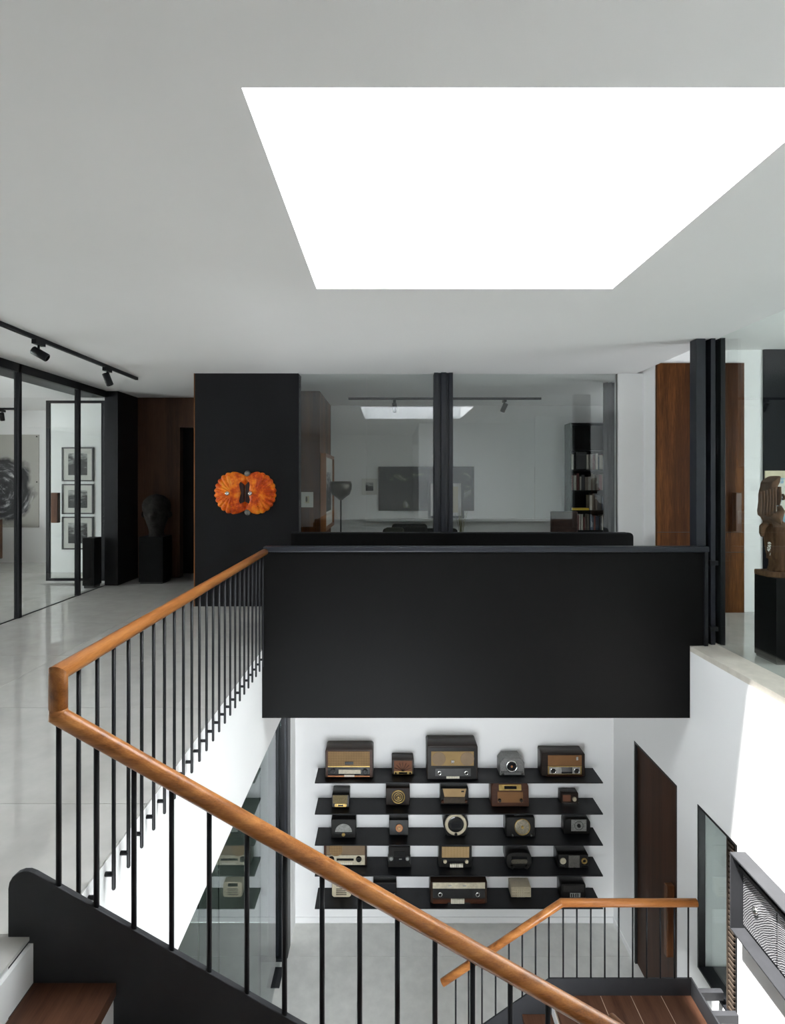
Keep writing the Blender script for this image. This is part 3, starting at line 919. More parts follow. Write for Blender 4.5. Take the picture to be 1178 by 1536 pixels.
MB().tube([(hx, 4.08, hzz), (hx, 2.1, hzz + 0.566 * 1.98)], 0.028, 16).build('handrail', HANDY, st3)
for k in range(14):
    y = 3.98 - 0.135 * k
    MB().tube([(1.573, y, LT - 0.02 + 0.569 * (4.0 - y) - 0.005), (hx - (hx - 1.573) * 0.5, y, hzz + 0.566 * (4.08 - y) - 0.015)], 0.0075, 8).build('baluster', STEEL, st3)

# ------------------------------------------------------------------ lower left glass wall
w4 = struct(thing('window_4', (-1.25, 4.0, LOW)))
gy = [1.0, 2.4, 3.8, 1.25 * F / (VX - 328), 1.25 * F / (VX - 390), 6.74]
for a, b in zip(gy[:-1], gy[1:]):
    B(-1.256, -1.244, a + 0.003, b - 0.003, LOW, -1.06).build('pane', GLASSD, w4)
B(-1.40, wx(434, 6.86), 6.75, 6.95, LOW, -1.06).build('post', STEEL, w4)
B(wx(427, 6.75), wx(430, 6.75), 6.735, 6.75, LOW, -1.06).build('edge_bead', STEELB, w4)
B(wx(390, 6.75) , wx(430, 6.75), 6.70, 6.75, LOW, LOW + 0.035).build('floor_track', STEEL, w4)
B(wx(404, 6.5), wx(423, 6.5), 6.35, 6.62, LOW, LOW + 0.012).build('floor_spring_plate', DARKST, w4, bevel=0.003)

# ------------------------------------------------------------------ right wall door and window
d2 = struct(thing('door_2', (XR, (DY0 + DY1) / 2, LOW)))
B(XR + 0.03, XR + 0.075, DY0 + 0.04, DY1 - 0.035, LOW, DZ - 0.035).build('leaf', DWOOD, d2)
B(XR + 0.004, XR + 0.10, DY0, DY0 + 0.035, LOW, DZ).box(XR + 0.004, XR + 0.10, DY1 - 0.03, DY1, LOW, DZ).box(XR + 0.004, XR + 0.10, DY0 + 0.035, DY1 - 0.03, DZ - 0.03, DZ).build('frame', FRAMEB, d2)
B(XR - 0.05, XR + 0.03, DY0 + 0.11, DY0 + 0.17, wz(1432, 5.85), wz(1325, 5.85)).build('pull_handle', PULL, d2, bevel=0.008)

w6 = struct(thing('window_6', (XR, (WY0 + WY1) / 2, WZ0)))
B(XR - 0.003, XR + 0.28, WY0, WY0 + 0.02, WZ0, WZ1).build('jamb', FRAMEB, w6)
B(XR - 0.003, XR + 0.06, WY1 - 0.02, WY1, WZ0, WZ1).build('jamb', FRAMEB, w6)
B(XR - 0.003, XR + 0.28, WY0 + 0.02, WY1 - 0.02, WZ1 - 0.02, WZ1).build('head', FRAMEB, w6)
B(XR - 0.003, XR + 0.28, WY0 + 0.02, WY1 - 0.02, WZ0, WZ0 + 0.02).build('sill', STEEL, w6)
B(XR + 0.06, XR + 0.068, WY0 + 0.02, WY1, WZ0 + 0.02, WZ1 - 0.02).build('pane', GLASSG, w6)
B(XR + 0.045, XR + 0.085, WY0 + 0.175, WY0 + 0.20, WZ0 + 0.02, WZ1 - 0.02).build('mullion', FRAMEB, w6)
zsl = WZ0 + 0.03
lv = mottled('bronze_louvre', (0.045, 0.033, 0.024), 0.2, 8, 0.5)
B(XR + 0.010, XR + 0.055, WY0 + 0.155, WY0 + 0.17, WZ0 + 0.02, WZ1 - 0.02).build('shutter_stile', lv, w6)
slat0 = None
while zsl < WZ1 - 0.05:
    pos = Vector((XR + 0.015, WY0 + 0.08, zsl))
    if slat0 is None:
        slat0 = B(XR + 0.015, XR + 0.05, WY0 + 0.08, WY0 + 0.16, zsl, zsl + 0.02).build('slat', lv, w6, pos)
    else:
        copy_at(slat0, w6, pos)
    zsl += 0.045

# ------------------------------------------------------------------ wall-mounted display box
vb = thing('display_box', (2.8, 4.0, -2.0), 'dark steel wall box holding embossed silvery panels on the sunlit wall', 'display box')
VY0, VY1 = 3.3, 4.61
vx0 = 2.735
vz1, vz0 = wz(1279, 4.6), wz(1394, 4.6)
t = 0.012
B(vx0, XR, VY0, VY1, vz1 - t, vz1).build('top_plate', DARKST, vb)
B(vx0, XR, VY0, VY1, vz0, vz0 + t).build('bottom_plate', DARKST, vb)
B(vx0, XR, VY1 - t, VY1, vz0 + t, vz1 - t).build('end_plate', DARKST, vb)
B(vx0, XR, VY0, VY0 + t, vz0 + t, vz1 - t).build('end_plate', DARKST, vb)
B(XR - 0.012, XR, VY0 + t, VY1 - t, vz0 + t, vz1 - t).build('back_plate', DARKST, vb)
emb, nt, out = new_mat('embossed_silver')
b_ = node(nt, 'ShaderNodeBsdfPrincipled')
b_.inputs['Metallic'].default_value = 0.75
b_.inputs['Roughness'].default_value = 0.35
mp = coords(nt, (1, 1, 1), (0, 0.1, 0.3))
wv = node(nt, 'ShaderNodeTexWave', wave_type='RINGS', rings_direction='X')
wv.inputs['Scale'].default_value = 22
wv.inputs['Distortion'].default_value = 6
wv.inputs['Detail Scale'].default_value = 0.6
wv.inputs['Detail'].default_value = 2
nt.links.new(mp.outputs[0], wv.inputs['Vector'])
r_ = ramp(nt, wv.outputs[0], [(0.2, (0.12, 0.12, 0.13)), (0.8, (0.60, 0.60, 0.62))])
nt.links.new(r_.outputs[0], b_.inputs['Base Color'])
bp = node(nt, 'ShaderNodeBump')
bp.inputs['Strength'].default_value = 0.9
bp.inputs['Distance'].default_value = 0.004
nt.links.new(wv.outputs[0], bp.inputs['Height'])
nt.links.new(bp.outputs[0], b_.inputs['Normal'])
nt.links.new(b_.outputs[0], out.inputs[0])
for a, b in ((4.2, VY1 - 0.02), (3.76, 4.185), (3.33, 3.745)):
    p = B(XR - 0.03, XR - 0.012, a, b, vz0 + 0.05, vz1 - 0.16).build('embossed_panel', emb, vb)
    yc = b - 0.16
    MB().lathe([(0.0, 0), (0.03, 0.0), (0.03, -0.012), (0.018, -0.022), (0.0, -0.024)], (XR - 0.03, yc, -1.71), 'x', 14).build('knob', CHROME, p)
B(vx0 + 0.06, XR - 0.012, VY0 + t, VY1 - t, vz1 - 0.13, vz1 - 0.10).build('inner_rail', DARKST, vb)

# ------------------------------------------------------------------ radio shelves
SFD = 6.95
SHY = [1152.0, 1196.6, 1241.0, 1285.0, 1331.5]
SHZ = [wz(y, YB) for y in SHY]
nth = ['top', 'second', 'third', 'fourth', 'bottom']
for z, n_ in zip(SHZ, nth):
    s = B(wx(472.3, SFD), wx(905, SFD), SFD, YB, z - 0.012, z).build('wall_shelf', STEEL)
    tag(s, 'long thin black steel shelf, %s of the five carrying old radios' % n_, 'shelf')

RAD_N = [0]


class Radio:
    def __init__(self, row, px0, px1, pyt, pyb, label, name='tabletop_radio', depth=None):
        z = SHZ[row]
        self.D = F * (EYE - z) / (pyb - VY)
        D = self.D
        self.w = (px1 - px0) * D / F
        self.h = (pyb - pyt) * D / F
        self.d = min(depth or 9, YB - 0.008 - D)
        self.c = Vector((wx((px0 + px1) / 2, D), D, z))
        self.slant = 0.0
        self.k = D / F      # metres per pixel on the front
        self.root = thing(name, self.c, label, 'radio', 'vintage radios on the black wall shelves')

    def tr(self, m):
        for p in m.v:
            p.y += self.slant * max(0, p.z) + 0.0
            p += self.c
        return m

    def body(self, mat, r=0.02, corners=(0, 0, 1, 1), foot=True, front=0.006, shape=None, taper=0.0, name='cabinet'):
        w, h, d = self.w, self.h, self.d
        fz = 0.008 if foot else 0.0
        prof = shape(w, h, fz) if shape else rounded_rect(-w / 2, w / 2, fz, h, min(r, w * 0.45, h * 0.45), 6, corners)
        cx, cz = 0, h / 2
        def ring(y, inset):
            return [((x - cx) * (1 - inset / w * 2) + cx, y, (z - cz) * (1 - inset / h * 2) + cz) for x, z in prof]
        rings = [ring(0.0, front), ring(front, 0.0), ring(d - 0.004, taper), ring(d, taper + 0.004)]
        m = MB().loft(rings, True, False)
        for p in m.v:
            p.z = max(p.z, fz)
        o = self.tr(m).build(name, mat, self.root)
        o.data.polygons.foreach_set('use_smooth', [len(pl.vertices) == 4 and bool(r) for pl in o.data.polygons])
        if foot:
            for sx in (-1, 1):
                for yy in (0.02, d - 0.03):
                    self.tr(B(sx * w * 0.38 - 0.012, sx * w * 0.38 + 0.012, yy, yy + 0.02, 0, fz + 0.002)).build('foot', BAKE, self.root)
        self.cab = o
        return o

    def panel(self, name, u0, u1, v0, v1, mat, proud=0.004, r=0.0, back=0.004, parent=None):
        w, h = self.w, self.h
        m = MB().prism(rounded_rect(u0 * w, u1 * w, v0 * h, v1 * h, r, 5), 'y', -proud, back)
        return self.tr(m).build(name, mat, parent or self.root)

    def poly(self, name, uv, mat, proud=0.004):
        m = MB().prism([(u * self.w, v * self.h) for u, v in uv], 'y', -proud, 0.004)
        return self.tr(m).build(name, mat, self.root)

    def disc(self, name, u, v, r, mat, proud=0.008, parent=None, seg=22, rim=0.15):
        c = (u * self.w, 0, v * self.h)
        m = MB().lathe([(r, 0.004), (r, -proud * 0.6), (r * (1 - rim), -proud), (0.0005, -proud)], c, 'y', seg, False)
        return self.tr(m).build(name, mat, parent or self.root)

    def ring(self, name, u, v, r0, r1, mat, proud=0.01, parent=None, seg=28):
        c = (u * self.w, 0, v * self.h)
        m = MB()
        k = len(m.v)
        prof = [(r0, 0.003), (r0, -proud * 0.6), ((r0 + r1) / 2, -proud), (r1, -proud * 0.6), (r1, 0.003)]
        m.lathe(prof, c, 'y', seg)
        m.f = m.f[:-2]
        m.sm = m.sm[:-2]
        return self.tr(m).build(name, mat, parent or self.root)

    def bars(self, name, u0, u1, v0, v1, n, mat, proud=0.008, vertical=True, fill=0.5, parent=None):
        m = MB()
        w, h = self.w, self.h
        for i in range(n):
            if vertical:
                s = (u1 - u0) / n
                m.box((u0 + s * i) * w, (u0 + s * (i + fill)) * w, -proud, 0.003, v0 * h, v1 * h)
            else:
                s = (v1 - v0) / n
                m.box(u0 * w, u1 * w, -proud, 0.003, (v0 + s * i) * h, (v0 + s * (i + fill)) * h)
        return self.tr(m).build(name, mat, parent or self.root)


# row 1
r = Radio(0, 488, 560, 1124, 1167, 'wide veneered radio with diamond-patterned tan grille on the left end of the top shelf')
r.body(RADW[0], 0.03)
r.panel('bezel', -0.475, 0.475, 0.03, 0.95, RADW[1], 0.003)
r.panel('grille', -0.445, 0.43, 0.42, 0.93, CLOTH[0], 0.006)
r.panel('dial', -0.445, 0.43, 0.10, 0.40, DIALB, 0.006)
r.panel('trim_strip', -0.445, 0.43, 0.395, 0.425, BRASS, 0.010)
r.panel('emblem', -0.09, 0.09, 0.48, 0.58, BAKE, 0.012, 0.004)
r.panel('dial_scale', -0.22, 0.24, 0.16, 0.30, DIALC, 0.008)
r.panel('lower_trim', -0.445, 0.43, 0.05, 0.09, COPPER, 0.009)
r.panel('key_strip', -0.10, 0.11, 0.06, 0.12, IVORY, 0.014)
for u in (-0.34, 0.33):
    r.disc('knob', u, 0.25, 0.028, BAKE, 0.025)

r = Radio(0, 588, 621, 1139, 1163, 'small brown radio with sunburst grille between the two biggest radios on the top shelf')
r.body(RADW[2], 0.015)
r.panel('grille', -0.40, 0.42, 0.26, 0.92, CLOTH[3], 0.004)
m = MB()
for i in range(-3, 4):
    a = math.radians(i * 22)
    c0 = Vector((0, -0.008, 0.26 * r.h))
    e = c0 + Vector((math.sin(a), 0, math.cos(a))) * r.h * 0.56
    m.tube([c0, e], 0.0025, 5)
r.tr(m).build('sunburst_bars', BAKE, r.root)
r.panel('dial', -0.40, 0.42, 0.08, 0.26, BRASS, 0.006)
r.panel('dial_window', -0.18, 0.2, 0.11, 0.22, DIALB, 0.008)
for u in (-0.32, 0.33):
    r.disc('knob', u, 0.16, 0.012, DIALB, 0.015)

r = Radio(0, 641, 717, 1118, 1170, 'tallest radio with wide plain tan grille and grey control strip on the top shelf')
r.body(RADW[2], 0.025)
r.panel('bezel', -0.47, 0.47, 0.03, 0.93, BAKE, 0.004)
r.panel('grille', -0.42, 0.42, 0.42, 0.83, CLOTH[1], 0.008)
r.disc('grille_roundel', -0.27, 0.62, 0.085, CLOTH[5], 0.010, rim=0.05)
r.disc('grille_roundel', 0.29, 0.62, 0.085, CLOTH[5], 0.010, rim=0.05)
r.panel('emblem', -0.03, 0.03, 0.50, 0.58, CHROME, 0.014)
r.panel('control_strip', -0.34, 0.36, 0.12, 0.34, mottled('strip_grey', (0.055, 0.055, 0.055), 0.2, 9, 0.3), 0.008)
for u in (-0.26, 0.27):
    r.ring('knob_ring', u, 0.22, 0.014, 0.026, CHROME, 0.022)
    r.disc('knob', u, 0.22, 0.014, BAKE, 0.025)
r.bars('key_row', -0.12, 0.14, 0.06, 0.12, 8, IVORY, 0.016, True, 0.8)

def chamfer_shape(w, h, fz):
    return [(-w / 2, fz), (w / 2, fz), (w / 2, h * 0.72), (w * 0.34, h), (-w * 0.34, h), (-w / 2, h * 0.72)]

r = Radio(0, 750, 787, 1137, 1164, 'grey hammered metal radio with round chrome dial on the top shelf')
r.body(GREYH, 0.0, shape=chamfer_shape)
r.ring('dial_ring', -0.02, 0.55, 0.055, 0.074, CHROME, 0.018)
r.disc('dial', -0.02, 0.55, 0.056, DIALB, 0.010)
r.disc('pointer_hub', -0.02, 0.55, 0.014, COPPER, 0.018)
r.bars('grille_ribs', -0.44, 0.44, 0.2, 0.28, 14, STEEL, 0.005)
for u in (-0.38, 0.40):
    r.disc('knob', u, 0.14, 0.018, CHROME, 0.022)

r = Radio(0, 813, 878, 1130, 1165, 'brown radio with orange-brown grille above a bright mirrored dial on the top shelf')
r.body(RADW[2], 0.02)
r.panel('grille', -0.36, 0.42, 0.48, 0.92, CLOTH[2], 0.005)
r.panel('dial_frame', -0.36, 0.42, 0.10, 0.46, BRASS, 0.005)
dl = r.panel('dial', -0.33, 0.38, 0.14, 0.42, mottled('mirror_dial', (0.34, 0.33, 0.31), 0.3, 12, 0.3), 0.008)
r.panel('dial_dark_band', -0.05, 0.20, 0.15, 0.41, DIALB, 0.010)
for u in (-0.24, 0.30):
    r.ring('knob_ring', u, 0.27, 0.026, 0.036, CHROME, 0.018)
    r.disc('knob', u, 0.27, 0.027, BAKE, 0.024)
r.panel('emblem', 0.29, 0.335, 0.72, 0.86, CHROME, 0.010)
r.panel('lower_trim', -0.40, 0.44, 0.03, 0.07, RADW[1], 0.008)

# row 2
r = Radio(1, 498, 524, 1193, 1212, 'tiny black radio with gold mesh face and gold knob strip on the second shelf')
r.slant = 0.12
r.body(BAKE, 0.012)
r.panel('grille', -0.44, 0.40, 0.34, 0.95, mottled('gold_mesh', (0.10, 0.072, 0.022), 0.4, 90, 0.5, 0.4), 0.004)
r.panel('knob_strip', -0.34, 0.36, 0.10, 0.32, BRASS, 0.007, 0.014)
for u in (-0.26, 0.28):
    r.ring('knob', u, 0.21, 0.005, 0.014, BRASS, 0.014)
r.panel('dial_window', -0.14, 0.16, 0.15, 0.27, DIALB, 0.009)

r = Radio(1, 579, 615, 1182, 1209, 'square dark radio with concentric brass ring speaker on the second shelf')
r.body(RADW[2], 0.006)
for a, b in ((0.070, 0.084), (0.046, 0.056), (0.026, 0.034)):
    r.ring('speaker_ring', 0.02, 0.52, a, b, BRASS, 0.014)
r.disc('speaker_cloth', 0.02, 0.52, 0.078, RADW[2], 0.005)
r.disc('speaker_boss', 0.02, 0.52, 0.014, BRASS, 0.02)

r = Radio(1, 661, 703, 1182, 1208, 'dark radio with flared pale gold grille at the middle of the second shelf')
r.body(BAKE, 0.02)
r.poly('grille', [(-0.36, 0.50), (0.36, 0.50), (0.42, 0.97), (-0.42, 0.97)], CLOTH[4], 0.006)
r.panel('dial', -0.38, 0.38, 0.14, 0.46, mottled('umber_dial', (0.06, 0.045, 0.03), 0.3, 20, 0.3), 0.006)
r.panel('emblem', 0.24, 0.34, 0.78, 0.86, BAKE, 0.010)
for u in (-0.42, 0.42):
    r.disc('knob', u, 0.24, 0.018, RADW[1], 0.02)

r = Radio(1, 738, 794, 1176, 1211, 'reddish brown radio with brass dial plate above a brown grille on the second shelf')
r.slant = 0.10
r.body(RADW[1], 0.05)
r.panel('dial_plate', -0.30, 0.30, 0.70, 0.94, BRASS, 0.008, 0.006)
r.panel('dial_window', -0.16, 0.17, 0.76, 0.88, DIALB, 0.011)
r.panel('grille', -0.34, 0.34, 0.20, 0.64, CLOTH[2], 0.005)
for u in (-0.29, 0.29):
    r.disc('knob', u, 0.30, 0.02, RADW[2], 0.025)

r = Radio(1, 842, 868, 1190, 1206, 'tiny dark brown radio with one cream knob and silver foot on the second shelf')
r.body(RADW[2], 0.006)
r.disc('knob', 0.26, 0.48, 0.026, CREAM, 0.02)
r.panel('base_plate', -0.42, 0.5, 0.02, 0.14, CHROME, 0.014)
r.panel('grille', -0.40, 0.05, 0.25, 0.85, CLOTH[3], 0.003)

# row 3
r = Radio(2, 497, 534, 1229, 1258, 'black radio with half-round translucent dial on the third shelf')
r.body(BAKE, 0.015)
n_ = 14
r.poly('dial', [(0.34 * math.cos(math.pi * i / n_), 0.34 + 0.44 * math.sin(math.pi * i / n_)) for i in range(n_ + 1)], DIALG, 0.006)
r.disc('knob', 0, 0.24, 0.022, BRASS, 0.02)
r.panel('dial_base', -0.36, 0.36, 0.28, 0.36, DIALB, 0.010)

r = Radio(2, 584, 613, 1231, 1254, 'small black cube radio with round copper dial on the third shelf')
r.slant = 0.1
r.body(BAKE, 0.004)
r.ring('dial_ring', 0.02, 0.50, 0.030, 0.046, COPPER, 0.012)
r.disc('dial', 0.02, 0.50, 0.034, mottled('amber_dial', (0.30, 0.14, 0.05), 0.3, 30, 0.35), 0.008)
r.disc('pointer_hub', 0.02, 0.50, 0.010, BRASS, 0.018)

def round_shape(w, h, fz):
    pts = [(-w * 0.32, fz), (w * 0.32, fz)]
    for i in range(17):
        a = math.radians(-35 + 250 * i / 16)
        pts.append((w * 0.5 * math.cos(a), h * 0.53 + h * 0.47 * math.sin(a)))
    return pts

r = Radio(2, 665, 703, 1219, 1255, 'rounded black radio with a big cream ring dial at the middle of the third shelf')
r.body(BAKE, 0.01, shape=round_shape)
r.ring('dial_ring', 0.0, 0.52, 0.098, 0.134, CREAM, 0.016, seg=32)
r.disc('speaker_disc', 0.0, 0.52, 0.10, DIALB, 0.008)
r.bars('speaker_slots', -0.18, 0.18, 0.40, 0.64, 5, STEEL, 0.012, False)
r.disc('knob', 0, 0.12, 0.02, BAKE, 0.02)

r = Radio(2, 760, 803, 1227, 1256, 'black radio with round pale gold dial and two chrome knobs on the third shelf')
r.slant = 0.08
r.body(BAKE, 0.02)
r.ring('dial_ring', 0.06, 0.52, 0.088, 0.098, BRASS, 0.012)
r.disc('dial', 0.06, 0.52, 0.09, mottled('engraved_dial', (0.26, 0.23, 0.17), 0.45, 70, 0.4, 0.3), 0.008)
r.disc('pointer_hub', 0.06, 0.52, 0.018, BRASS, 0.02)
for u in (-0.30, 0.36):
    r.disc('knob', u, 0.14, 0.015, CHROME, 0.02)
r.panel('handle', -0.2, 0.2, 0.985, 1.02, BAKE, -0.02, 0, 0.06)

r = Radio(2, 847, 886, 1228, 1252, 'rounded black radio with square grey dial on the right end of the third shelf')
r.body(BAKE, 0.06)
r.panel('dial', -0.24, 0.34, 0.24, 0.94, DIALG, 0.006)
r.ring('dial_ring', 0.05, 0.58, 0.050, 0.056, BAKE, 0.009)
r.disc('pointer_hub', 0.05, 0.58, 0.024, BAKE, 0.018)

# row 4
r = Radio(3, 486, 550, 1266, 1299, 'long radio with beige cloth above a cream dial panel, left end of the fourth shelf')
r.body(RADW[0], 0.012)
r.panel('side_strip', -0.49, -0.45, 0.06, 0.96, RADW[1], 0.006)
r.panel('grille', -0.44, 0.46, 0.52, 0.97, CLOTH[5], 0.005)
r.disc('grille_roundel', -0.22, 0.76, 0.085, CLOTH[0], 0.007, rim=0.05)
r.panel('dial', -0.44, 0.46, 0.06, 0.50, DIALC, 0.005)
r.panel('dial_scale', -0.20, 0.20, 0.26, 0.36, DIALB, 0.008)
for u in (-0.32, 0.32):
    r.disc('knob', u, 0.34, 0.034, BAKE, 0.028)
r.bars('key_row', -0.15, 0.18, 0.09, 0.18, 7, IVORY, 0.012, True, 0.8)

def flared_shape(w, h, fz):
    return [(-w / 2, fz), (w / 2, fz), (w * 0.5, h * 0.12), (w * 0.42, h * 0.26), (w * 0.46, h * 0.4), (w * 0.46, h), (-w * 0.46, h), (-w * 0.46, h * 0.4), (-w * 0.42, h * 0.26), (-w / 2, h * 0.12)]

r = Radio(3, 582, 617, 1270, 1302, 'black radio with flared base and two dull silver knobs on the fourth shelf')
r.body(BAKE, 0.0, shape=flared_shape)
for u in (-0.36, 0.34):
    r.disc('knob', u, 0.48, 0.026, mottled('dull_silver', (0.25, 0.26, 0.25), 0.2, 20, 0.4, 0.6), 0.024)
r.panel('dial', -0.24, 0.24, 0.56, 0.78, DIALB, 0.006)
r.bars('grille_ribs', -0.24, 0.24, 0.34, 0.52, 5, STEEL, 0.008, False)
r.panel('dial_pointer', -0.02, 0.1, 0.42, 0.46, DIALG, 0.012)

r = Radio(3, 659, 708, 1267, 1302, 'black framed radio with gridded tan cloth and two cream knobs, middle of the fourth shelf')
r.body(BAKE, 0.02)
r.panel('grille', -0.42, 0.42, 0.46, 0.92, CLOTH[4], 0.006)
r.bars('grille_grid', -0.42, 0.42, 0.46, 0.92, 9, CLOTH[1], 0.008, True, 0.14)
r.panel('dial', -0.42, 0.42, 0.22, 0.42, DIALB, 0.006)
for u in (-0.32, 0.34):
    r.disc('knob', u, 0.30, 0.022, CREAM, 0.022)
r.bars('key_row', -0.17, 0.24, 0.06, 0.2, 6, IVORY, 0.016, True, 0.85)

def oval_shape(w, h, fz):
    pts = []
    for i in range(28):
        a = 2 * math.pi * i / 28
        c, s = math.cos(a), math.sin(a)
        pts.append((w / 2 * math.copysign(abs(c) ** 0.55, c), fz + (h - fz) * (0.5 + 0.5 * math.copysign(abs(s) ** 0.6, s))))
    return pts

r = Radio(3, 760, 798, 1279, 1304, 'black oval bakelite radio with arched dial on the fourth shelf')
r.body(BAKE, 0.01, shape=oval_shape)
r.panel('dial', -0.30, 0.32, 0.36, 0.60, mottled('sepia_dial', (0.08, 0.07, 0.05), 0.4, 60, 0.35), 0.006, 0.02)
r.bars('grille_ribs', -0.30, 0.32, 0.64, 0.80, 3, STEEL, 0.008, False)
for u in (-0.28, 0.28):
    r.disc('knob', u, 0.18, 0.022, BAKE, 0.028)

r = Radio(3, 838, 883, 1282, 1303, 'black radio with two round dials flanking a grey speaker grille on the fourth shelf')
r.body(BAKE, 0.008)
r.panel('grille', -0.16, 0.2, 0.10, 0.94, mottled('grey_mesh', (0.10, 0.095, 0.085), 0.5, 120, 0.5), 0.006)
r.disc('dial', -0.35, 0.56, 0.038, DIALC, 0.012)
r.ring('dial_ring', 0.36, 0.56, 0.02, 0.036, BRASS, 0.014)
r.panel('name_plate', 0.27, 0.48, 0.20, 0.32, CHROME, 0.008)
r.panel('name_plate', -0.44, -0.28, 0.20, 0.28, CHROME, 0.008)
for u in (-0.20, 0.03):
    r.disc('knob', u, 0.10, 0.013, CHROME, 0.02)

# row 5
r = Radio(4, 498, 527, 1323, 1347, 'small cream radio with dark horizontal slots on the bottom shelf')
r.body(CREAM, 0.035, (1, 1, 1, 1))
r.bars('slots', -0.28, 0.26, 0.2, 0.66, 4, BAKE, 0.004, False, 0.35)
r.panel('dial', -0.26, 0.24, 0.74, 0.92, DIALB, 0.005)

r = Radio(4, 560, 595, 1324, 1347, 'plain black radio behind the thick handrail on the bottom shelf')
r.body(BAKE, 0.006)
r.panel('grille', -0.42, 0.42, 0.5, 0.92, STEEL, 0.005)
r.panel('dial', -0.40, 0.42, 0.12, 0.38, DIALB, 0.006)
r.panel('trim_strip', 0.2, 0.44, 0.24, 0.3, DIALG, 0.009)

r = Radio(4, 646, 731, 1323, 1356, 'widest radio with pale top strip and white keys on the bottom shelf')
r.body(RADW[0], 0.012)
r.panel('top_strip', -0.46, 0.46, 0.72, 0.98, DIALC, 0.008)
for u in (-0.16, 0.1):
    r.panel('emblem', u - 0.03, u + 0.03, 0.82, 0.88, CHROME, 0.011)
r.panel('dial', -0.46, 0.46, 0.28, 0.70, DIALB, 0.006)
for u in (-0.33, 0.33):
    r.ring('knob_ring', u, 0.46, 0.016, 0.028, CHROME, 0.02)
    r.disc('knob', u, 0.46, 0.017, BAKE, 0.026)
r.panel('lower_panel', -0.46, 0.46, 0.03, 0.22, RADW[1], 0.006)
r.bars('key_row', -0.14, 0.10, 0.06, 0.25, 8, IVORY, 0.018, True, 0.85)
r.panel('key_rail', -0.20, 0.20, 0.02, 0.10, CHROME, 0.014)

r = Radio(4, 767, 797, 1331, 1347, 'cream slatted radio on small feet on the bottom shelf')
r.body(CREAM, 0.008)
r.bars('slats', -0.46, 0.46, 0.14, 0.94, 5, CREAM, 0.010, False, 0.7)
r.bars('grille_ribs', -0.2, 0.2, 0.14, 0.94, 4, CREAM, 0.014, True, 0.5)

r = Radio(4, 842, 879, 1326, 1348, 'black radio with small grey dial low on its front, right end of the bottom shelf')
r.body(BAKE, 0.02)
r.panel('dial', -0.14, 0.28, 0.10, 0.40, DIALG, 0.006)
r.panel('grille', -0.40, 0.42, 0.48, 0.92, mottled('black_cloth', (0.02, 0.018, 0.016), 0.3, 60, 0.8), 0.005)
r.bars('dial_bars', -0.1, 0.24, 0.14, 0.36, 4, DIALB, 0.009, True, 0.4)

# ------------------------------------------------------------------ orange shell relief
shell_m, nt, out = new_mat('orange_lacquer')
b_ = node(nt, 'ShaderNodeBsdfPrincipled')
b_.inputs['Roughness'].default_value = 0.4
b_.inputs['Specular IOR Level'].default_value = 0.25
b_.inputs['Coat Weight'].default_value = 0.06
b_.inputs['Coat Roughness'].default_value = 0.15
mp = coords(nt, (6, 6, 6))
n1 = node(nt, 'ShaderNodeTexNoise')
n1.inputs['Scale'].default_value = 1.3
n1.inputs['Detail'].default_value = 9
n1.inputs['Roughness'].default_value = 0.65
nt.links.new(mp.outputs[0], n1.inputs['Vector'])
r_ = ramp(nt, n1.outputs[0], [(0.28, (0.20, 0.012, 0.003)), (0.45, (0.68, 0.075, 0.006)), (0.56, (0.95, 0.22, 0.012)), (0.72, (1.0, 0.42, 0.04))])
nt.links.new(r_.outputs[0], b_.inputs['Base Color'])
nt.links.new(b_.outputs[0], out.inputs[0])

SC = Vector((wx(367.5, 7.25), YB, wz(739.5, 7.25)))
KS = 7.25 / F      # metres per pixel
sh = thing('shell_relief', (SC.x, YB, SC.z - 0.27), 'orange lacquered double scallop shell relief hung on the charcoal wall', 'wall art')


